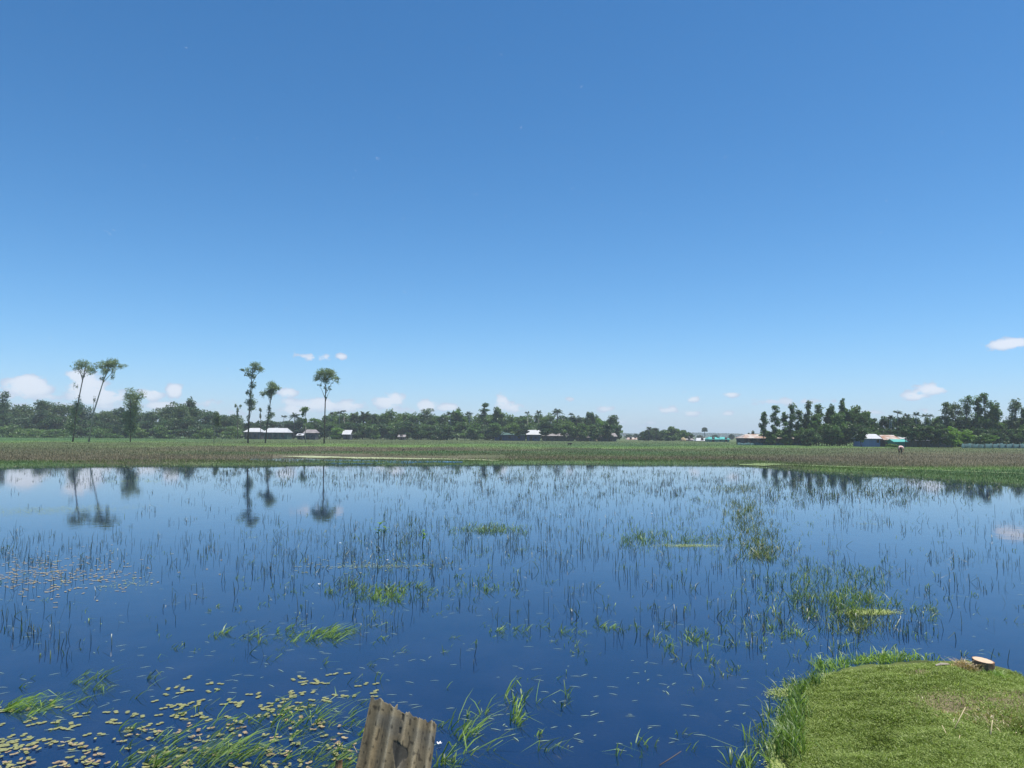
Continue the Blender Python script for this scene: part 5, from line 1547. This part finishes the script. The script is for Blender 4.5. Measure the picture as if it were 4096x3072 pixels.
def stump():
    b = gnd(np.array([3932.]), np.array([2652.]), .25)[0]; D = b[1]
    gz = height(b[:1], b[1:2])[0]
    t = dep(np.array([3931.]), np.array([2616.]), D)[0]
    H = min(max(.08, t[2] - gz - .01), .10); R = 37 / F * D
    root = thing('tree_stump', 'sawn tree stump with pale orange cut top on the grassy mound', 'stump', (b[0], b[1], gz - .04))
    n = 40; rng = np.random.default_rng(2)
    ang = np.arange(n) / n * 2 * np.pi
    rr = R * (1 + .05 * np.cos(2 * ang + .4) + .03 * np.cos(3 * ang + 1) + .012 * rng.normal(size=n))
    V = []
    zs = [(-.02, 1.25), (.05, 1.1), (H * .55, 1.0), (H + .025, 1.0)]
    for z, k in zs:
        for j in range(n): V.append((math.cos(ang[j]) * rr[j] * k, math.sin(ang[j]) * rr[j] * k, z - (.008 * math.cos(ang[j]) - .006 * math.sin(ang[j]) if z > H else 0)))
    Fs = [(i * n + j, i * n + (j + 1) % n, (i + 1) * n + (j + 1) % n, (i + 1) * n + j) for i in range(3) for j in range(n)]
    poly_obj('bark', V, Fs, plain('stump_bark', (0.22, 0.15, 0.10), .9, 0, 22, .5, bump=.006), root)
    V = [(0, 0, H + .030)]
    for k in (.3, .6, .9, .985):
        for j in range(n): V.append((math.cos(ang[j]) * rr[j] * k, math.sin(ang[j]) * rr[j] * k, H + .030 - (.008 * math.cos(ang[j]) - .006 * math.sin(ang[j])) * k + rng.normal() * .0006))
    for j in range(n): V.append((math.cos(ang[j]) * rr[j] * .99, math.sin(ang[j]) * rr[j] * .99, H + .018 - .008 * math.cos(ang[j]) + .006 * math.sin(ang[j])))
    Fs = [(0, 1 + j, 1 + (j + 1) % n) for j in range(n)] + [(1 + i * n + j, 1 + i * n + (j + 1) % n, 1 + (i + 1) * n + (j + 1) % n, 1 + (i + 1) * n + j) for i in range(4) for j in range(n)]
    m_, nn, out = mat('cut_wood')
    tcn = nn.n('ShaderNodeTexCoord')
    sep_ = nn.n('ShaderNodeSeparateXYZ'); nn.set(sep_, 0, tcn.outputs['Object'])
    rad = nn.m('SQRT', nn.m('ADD', nn.m('MULTIPLY', sep_.outputs[0], sep_.outputs[0]), nn.m('MULTIPLY', sep_.outputs[1], sep_.outputs[1])))
    no = nn.noise(tcn.outputs['Object'], 30, 3, .6)
    ring = nn.m('SINE', nn.m('ADD', nn.m('MULTIPLY', rad, 700), nn.m('MULTIPLY', no, 8)))
    col = nn.mix(nn.m('MULTIPLY_ADD', ring, .25, .5), (0.44, 0.32, 0.21, 1), (0.56, 0.42, 0.29, 1))
    # radial drying cracks
    th = nn.m('ARCTAN2', sep_.outputs[1], sep_.outputs[0])
    wv = nn.m('ABSOLUTE', nn.m('SINE', nn.m('ADD', nn.m('MULTIPLY', th, 2.5), nn.m('MULTIPLY', no, 2.2))))
    cr = nn.m('MULTIPLY', nn.m('SUBTRACT', 1.0, nn.ss(wv, .0, .07)), nn.ss(no, .42, .6))
    col = nn.mix(cr, col, (0.16, 0.08, 0.05, 1))
    col = nn.mix(nn.ss(rad, R * .86, R * .97), col, (0.30, 0.15, 0.08, 1))
    p = nn.n('ShaderNodeBsdfPrincipled'); nn.set(p, 'Base Color', col); nn.set(p, 'Roughness', .8); nn.set(out, 0, p.outputs[0])
    poly_obj('cut_top', V, Fs, m_, root)


stump()


def stalk(label, pts, r, m_='dry', name='straw_stalk', z=.22, lift=None, cat='stalk'):
    """dry stalk through photo points; pts = (X, Y, height above the local ground)"""
    path = []
    for X, Y, h in pts:
        g = gnd(np.array([float(X)]), np.array([float(Y)]), z + h)[0]
        path.append(g)
    path = np.array(path); c = path[0].copy()
    V, Fq = tube(path - c, np.linspace(r, r * .6, len(path)), 6)
    o = link(name, clean_tube_mesh(name, V, Fq, M[m_]), loc=c, label=label, category=cat)
    return o


M['drys'] = plain('straw', (0.50, 0.42, 0.24), .8, 0, 20, .2)
stalk('pale dry stalk standing slanted on the mound, longest of the four', [(3800, 2948, 0.0), (3828, 2895, .07), (3862, 2828, .16)], .0045, 'drys')
stalk('pale dry stalk crossing the longest one from the left', [(3812, 2985, 0.0), (3790, 2945, .03), (3768, 2900, .07)], .0038, 'drys')
stalk('short dry stalk low between the crossing stalks', [(3828, 2985, 0.0), (3840, 2940, .05)], .0035, 'drys')
stalk('upright dry stalk right of the crossing pair', [(3960, 2958, 0.0), (3965, 2920, .05), (3970, 2880, .10)], .0045, 'drys')
M['pinkstraw'] = plain('straw_pink', (0.55, 0.40, 0.33), .8, 0, 20, .2)
stalk('pinkish dry stalk with hooked foot leaning on the left side of the board', [(1430, 3045, .36), (1436, 3052, .35), (1428, 3010, .40), (1416, 2984, .42)], .0035, 'pinkstraw', z=0)
stalk('thin brown twig lying in the shallow water at the bottom', [(2638, 3062, .01), (2680, 3035, .03), (2725, 3005, .06)], .004, 'wood', 'twig', 0, cat='twig')
# pale chip of wood on the mound's edge
c = gnd(np.array([3766.]), np.array([2632.]), .27)[0]
V, Fq = tube([(-.05, 0, 0), (0, .01, .012), (.05, 0, .016), (.072, 0, .010)], [.008, .016, .012, .003], 6)
V[:, 2] *= .7
link('wood_chip', clean_tube_mesh('wood_chip', V, Fq, M['bark_pale'], False), loc=(c[0], c[1], height(c[:1], c[1:2])[0] + .022), label='pale curled chip of wood on the far edge of the mound', category='wood chip')


# ------------------------------------------------------------------ corrugated board and dry leaf
def board():
    Dt, Db = 4.30, 4.20
    TL = dep(np.array([1486.]), np.array([2786.]), Dt)[0]; TR = dep(np.array([1750.]), np.array([2884.]), Dt - .02)[0]
    BL = dep(np.array([1424.]), np.array([3072.]), Db)[0]; BR = dep(np.array([1724.]), np.array([3072.]), Db - .02)[0]
    # v=1 is where the picture ends; carry on straight down into the mud
    nu, nv = 130, 150
    u, v = np.meshgrid(np.linspace(0, 1, nu), np.linspace(0, 2.3, nv))
    L = TL + (BL - TL) * v[..., None]; sl_ = (BR - TR) / np.linalg.norm(BR - TR) * np.linalg.norm(BL - TL)
    R_ = TR + sl_ * v[..., None]
    P = L * (1 - u[..., None]) + R_ * u[..., None]
    nrm = np.cross(TR - TL, BL - TL); nrm /= np.linalg.norm(nrm)
    if nrm[1] > 0: nrm = -nrm
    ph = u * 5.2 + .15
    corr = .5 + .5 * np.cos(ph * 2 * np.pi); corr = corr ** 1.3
    nz_ = vnoise(u * 9, v * 5, 3) * .0025 + vnoise(u * 50, v * 30, 4) * .0010
    P = P + nrm * (corr * .017 + nz_)[..., None]
    # ragged, chipped top edge
    e = (vnoise(u[0] * 14, u[0] * 0, 7) - .5) * .022 + (vnoise(u[0] * 50, u[0] * 0, 8) - .5) * .010 + .016 * (u[0] > .40) - .016 * np.clip((u[0] - .36) / .02, 0, 1) * (u[0] < .40)
    dn = (BL - TL) / np.linalg.norm(BL - TL)
    fall = np.clip(1 - v / .15, 0, 1)
    P = P + dn * (e[None, :] * fall)[..., None]
    # colour: weathered cement sheet, ochre stains in long streaks, dark lichen
    uu, vv = u * 1.0, v * 1.0
    base = np.array([.235, .190, .115])
    col = base * (.72 + .45 * vnoise(uu * 7, vv * 1.6, 10) + .25 * (vnoise(uu * 40, vv * 6, 11) - .5))[..., None]
    och = sstep(.45, .8, vnoise(uu * 6 + 3, vv * 2.5, 12))[..., None] * sstep(0, .9, vv)[..., None]
    col = col * (1 - och * .6) + np.array([.25, .175, .085]) * och * .6
    gr = sstep(.5, .8, vnoise(uu * 5 + 9, vv * 4, 13))[..., None]
    col = col * (1 - gr * .55) + np.array([.115, .115, .105]) * gr * .55
    sp = sstep(.74, .84, vnoise(uu * 34, vv * 17, 14))[..., None]
    col = col * (1 - sp * .65)
    line = sstep(.78, .95, vnoise(uu * 60, vv * 3.5, 15))[..., None]
    col = col * (1 - line * .45)
    col = col * (.55 + .55 * corr)[..., None]  # corrugation shading put into the colour: grooves darker, ridges lighter
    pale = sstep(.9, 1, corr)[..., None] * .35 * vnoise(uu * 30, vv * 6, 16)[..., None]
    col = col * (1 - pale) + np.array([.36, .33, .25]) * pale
    # dark broken-away patch with a point below, and a thin dark chip above it
    du = (uu - .535); dv = (vv - .62)
    patch = (np.abs(du) < .085 * (1 - np.clip((dv) / .22, -.2, 1))) & (dv > -.16 + .35 * np.abs(du + .05)) & (dv < .20)
    patch |= (np.hypot(du - .055, (dv + .03) * .9) < .075)
    patch |= (np.abs(uu - .50 + .03 * (vv - .2)) < .02) & (vv > .02) & (vv < .34) & (vnoise(vv * 30, uu * 20, 2) > .25)
    col = np.where(patch[..., None], np.array([.045, .042, .034]), col)
    P = P - nrm * (patch * .003)[..., None]
    base_pt = (P[-1, 0] + P[-1, -1]) / 2; base_pt = np.array([base_pt[0], base_pt[1], 0.0])
    back = P - nrm * .0065
    V = np.vstack([P.reshape(-1, 3), back.reshape(-1, 3)]) - base_pt
    i = np.arange(nv - 1)[:, None] * nu + np.arange(nu - 1)[None, :]
    q = np.stack([i, i + nu, i + nu + 1, i + 1], -1).reshape(-1, 4); o_ = nu * nv
    q2 = q[:, ::-1] + o_
    rim = np.concatenate([np.arange(nu), np.arange(1, nv) * nu + nu - 1, (nv - 1) * nu + np.arange(nu - 2, -1, -1), np.arange(nv - 2, 0, -1) * nu])
    r2 = np.roll(rim, -1); q3 = np.column_stack([rim, r2, r2 + o_, rim + o_])
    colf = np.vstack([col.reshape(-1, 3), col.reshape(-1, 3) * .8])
    m_, nn, out = mat('weathered_sheet')
    at = nn.n('ShaderNodeAttribute', attribute_name='col'); tcn = nn.n('ShaderNodeTexCoord')
    f = nn.noise(tcn.outputs['Object'], 120, 4, .7)
    cc = nn.n('ShaderNodeCombineColor'); k_ = nn.m('MULTIPLY_ADD', f, .9, .55)
    for ii in range(3): nn.set(cc, ii, k_)
    c_ = nn.mix(1.0, at.outputs['Color'], cc.outputs[0], 'MULTIPLY')
    p = nn.n('ShaderNodeBsdfPrincipled'); nn.set(p, 'Base Color', c_); nn.set(p, 'Roughness', .92)
    bn = nn.n('ShaderNodeBump'); nn.set(bn, 'Strength', .7); nn.set(bn, 'Distance', .002); nn.set(bn, 'Height', f); nn.set(p, 'Normal', bn.outputs[0])
    nn.set(out, 0, p.outputs[0])
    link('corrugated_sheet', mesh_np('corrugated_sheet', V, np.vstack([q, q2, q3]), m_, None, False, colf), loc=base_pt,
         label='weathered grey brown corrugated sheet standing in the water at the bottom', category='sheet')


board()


def dry_leaf():
    c = dep(np.array([1338.]), np.array([3068.]), 4.15)[0]
    g = np.array([c[0], c[1], 0.0])
    root = thing('dry_plant_stub', 'curled brown dry leaf poking up at the bottom edge left of the board', 'dry leaf', g)
    n = 9; rng = np.random.default_rng(4)
    V = []; Fs = []
    H = c[2] + .012
    for i in range(n):
        t = i / (n - 1); w_ = .035 * math.sin(min(1, t * 1.1 + .15) * math.pi * .86) + .004
        for j in range(7):
            a = -1.7 + 3.4 * j / 6
            V.append((math.sin(a) * w_ + .02 * t, -math.cos(a) * w_ * .8 + .02, H * (.55 + .5 * t) + rng.normal() * .002))
    Fs = [(i * 7 + j, i * 7 + j + 1, (i + 1) * 7 + j + 1, (i + 1) * 7 + j) for i in range(n - 1) for j in range(6)]
    o = poly_obj('leaf', V, Fs, plain('dry_leaf_brown', (0.42, 0.24, 0.11), .7, 0, 30, .6, alt=(.10, .05, .025)), root)
    sol = o.modifiers.new('s', 'SOLIDIFY'); sol.thickness = .002
    V, Fq = tube([(0, .02, -.1), (.005, .02, H * .6)], [.006, .005], 6)
    link('stem', clean_tube_mesh('stem', V, Fq, M['wood']), root)


dry_leaf()

# ------------------------------------------------------------------ haze
HZ = 6000.0
me = bpy.data.meshes.new('haze')
V, q = box(-9100, 9100, -9100, 9100, -1.6, 46)
me.from_pydata(V.tolist(), [], q.tolist()); me.update()
hm = bpy.data.materials.new('haze_air'); hm.use_nodes = True; t = hm.node_tree; t.nodes.clear()
pv = t.nodes.new('ShaderNodeVolumePrincipled'); pv.inputs['Color'].default_value = (0.84, 0.96, 1.0, 1); pv.inputs['Density'].default_value = 0.00042
pv.inputs['Anisotropy'].default_value = 0.0
ou = t.nodes.new('ShaderNodeOutputMaterial'); t.links.new(pv.outputs[0], ou.inputs['Volume'])
me.materials.append(hm)
link('haze', me, kind='stuff')
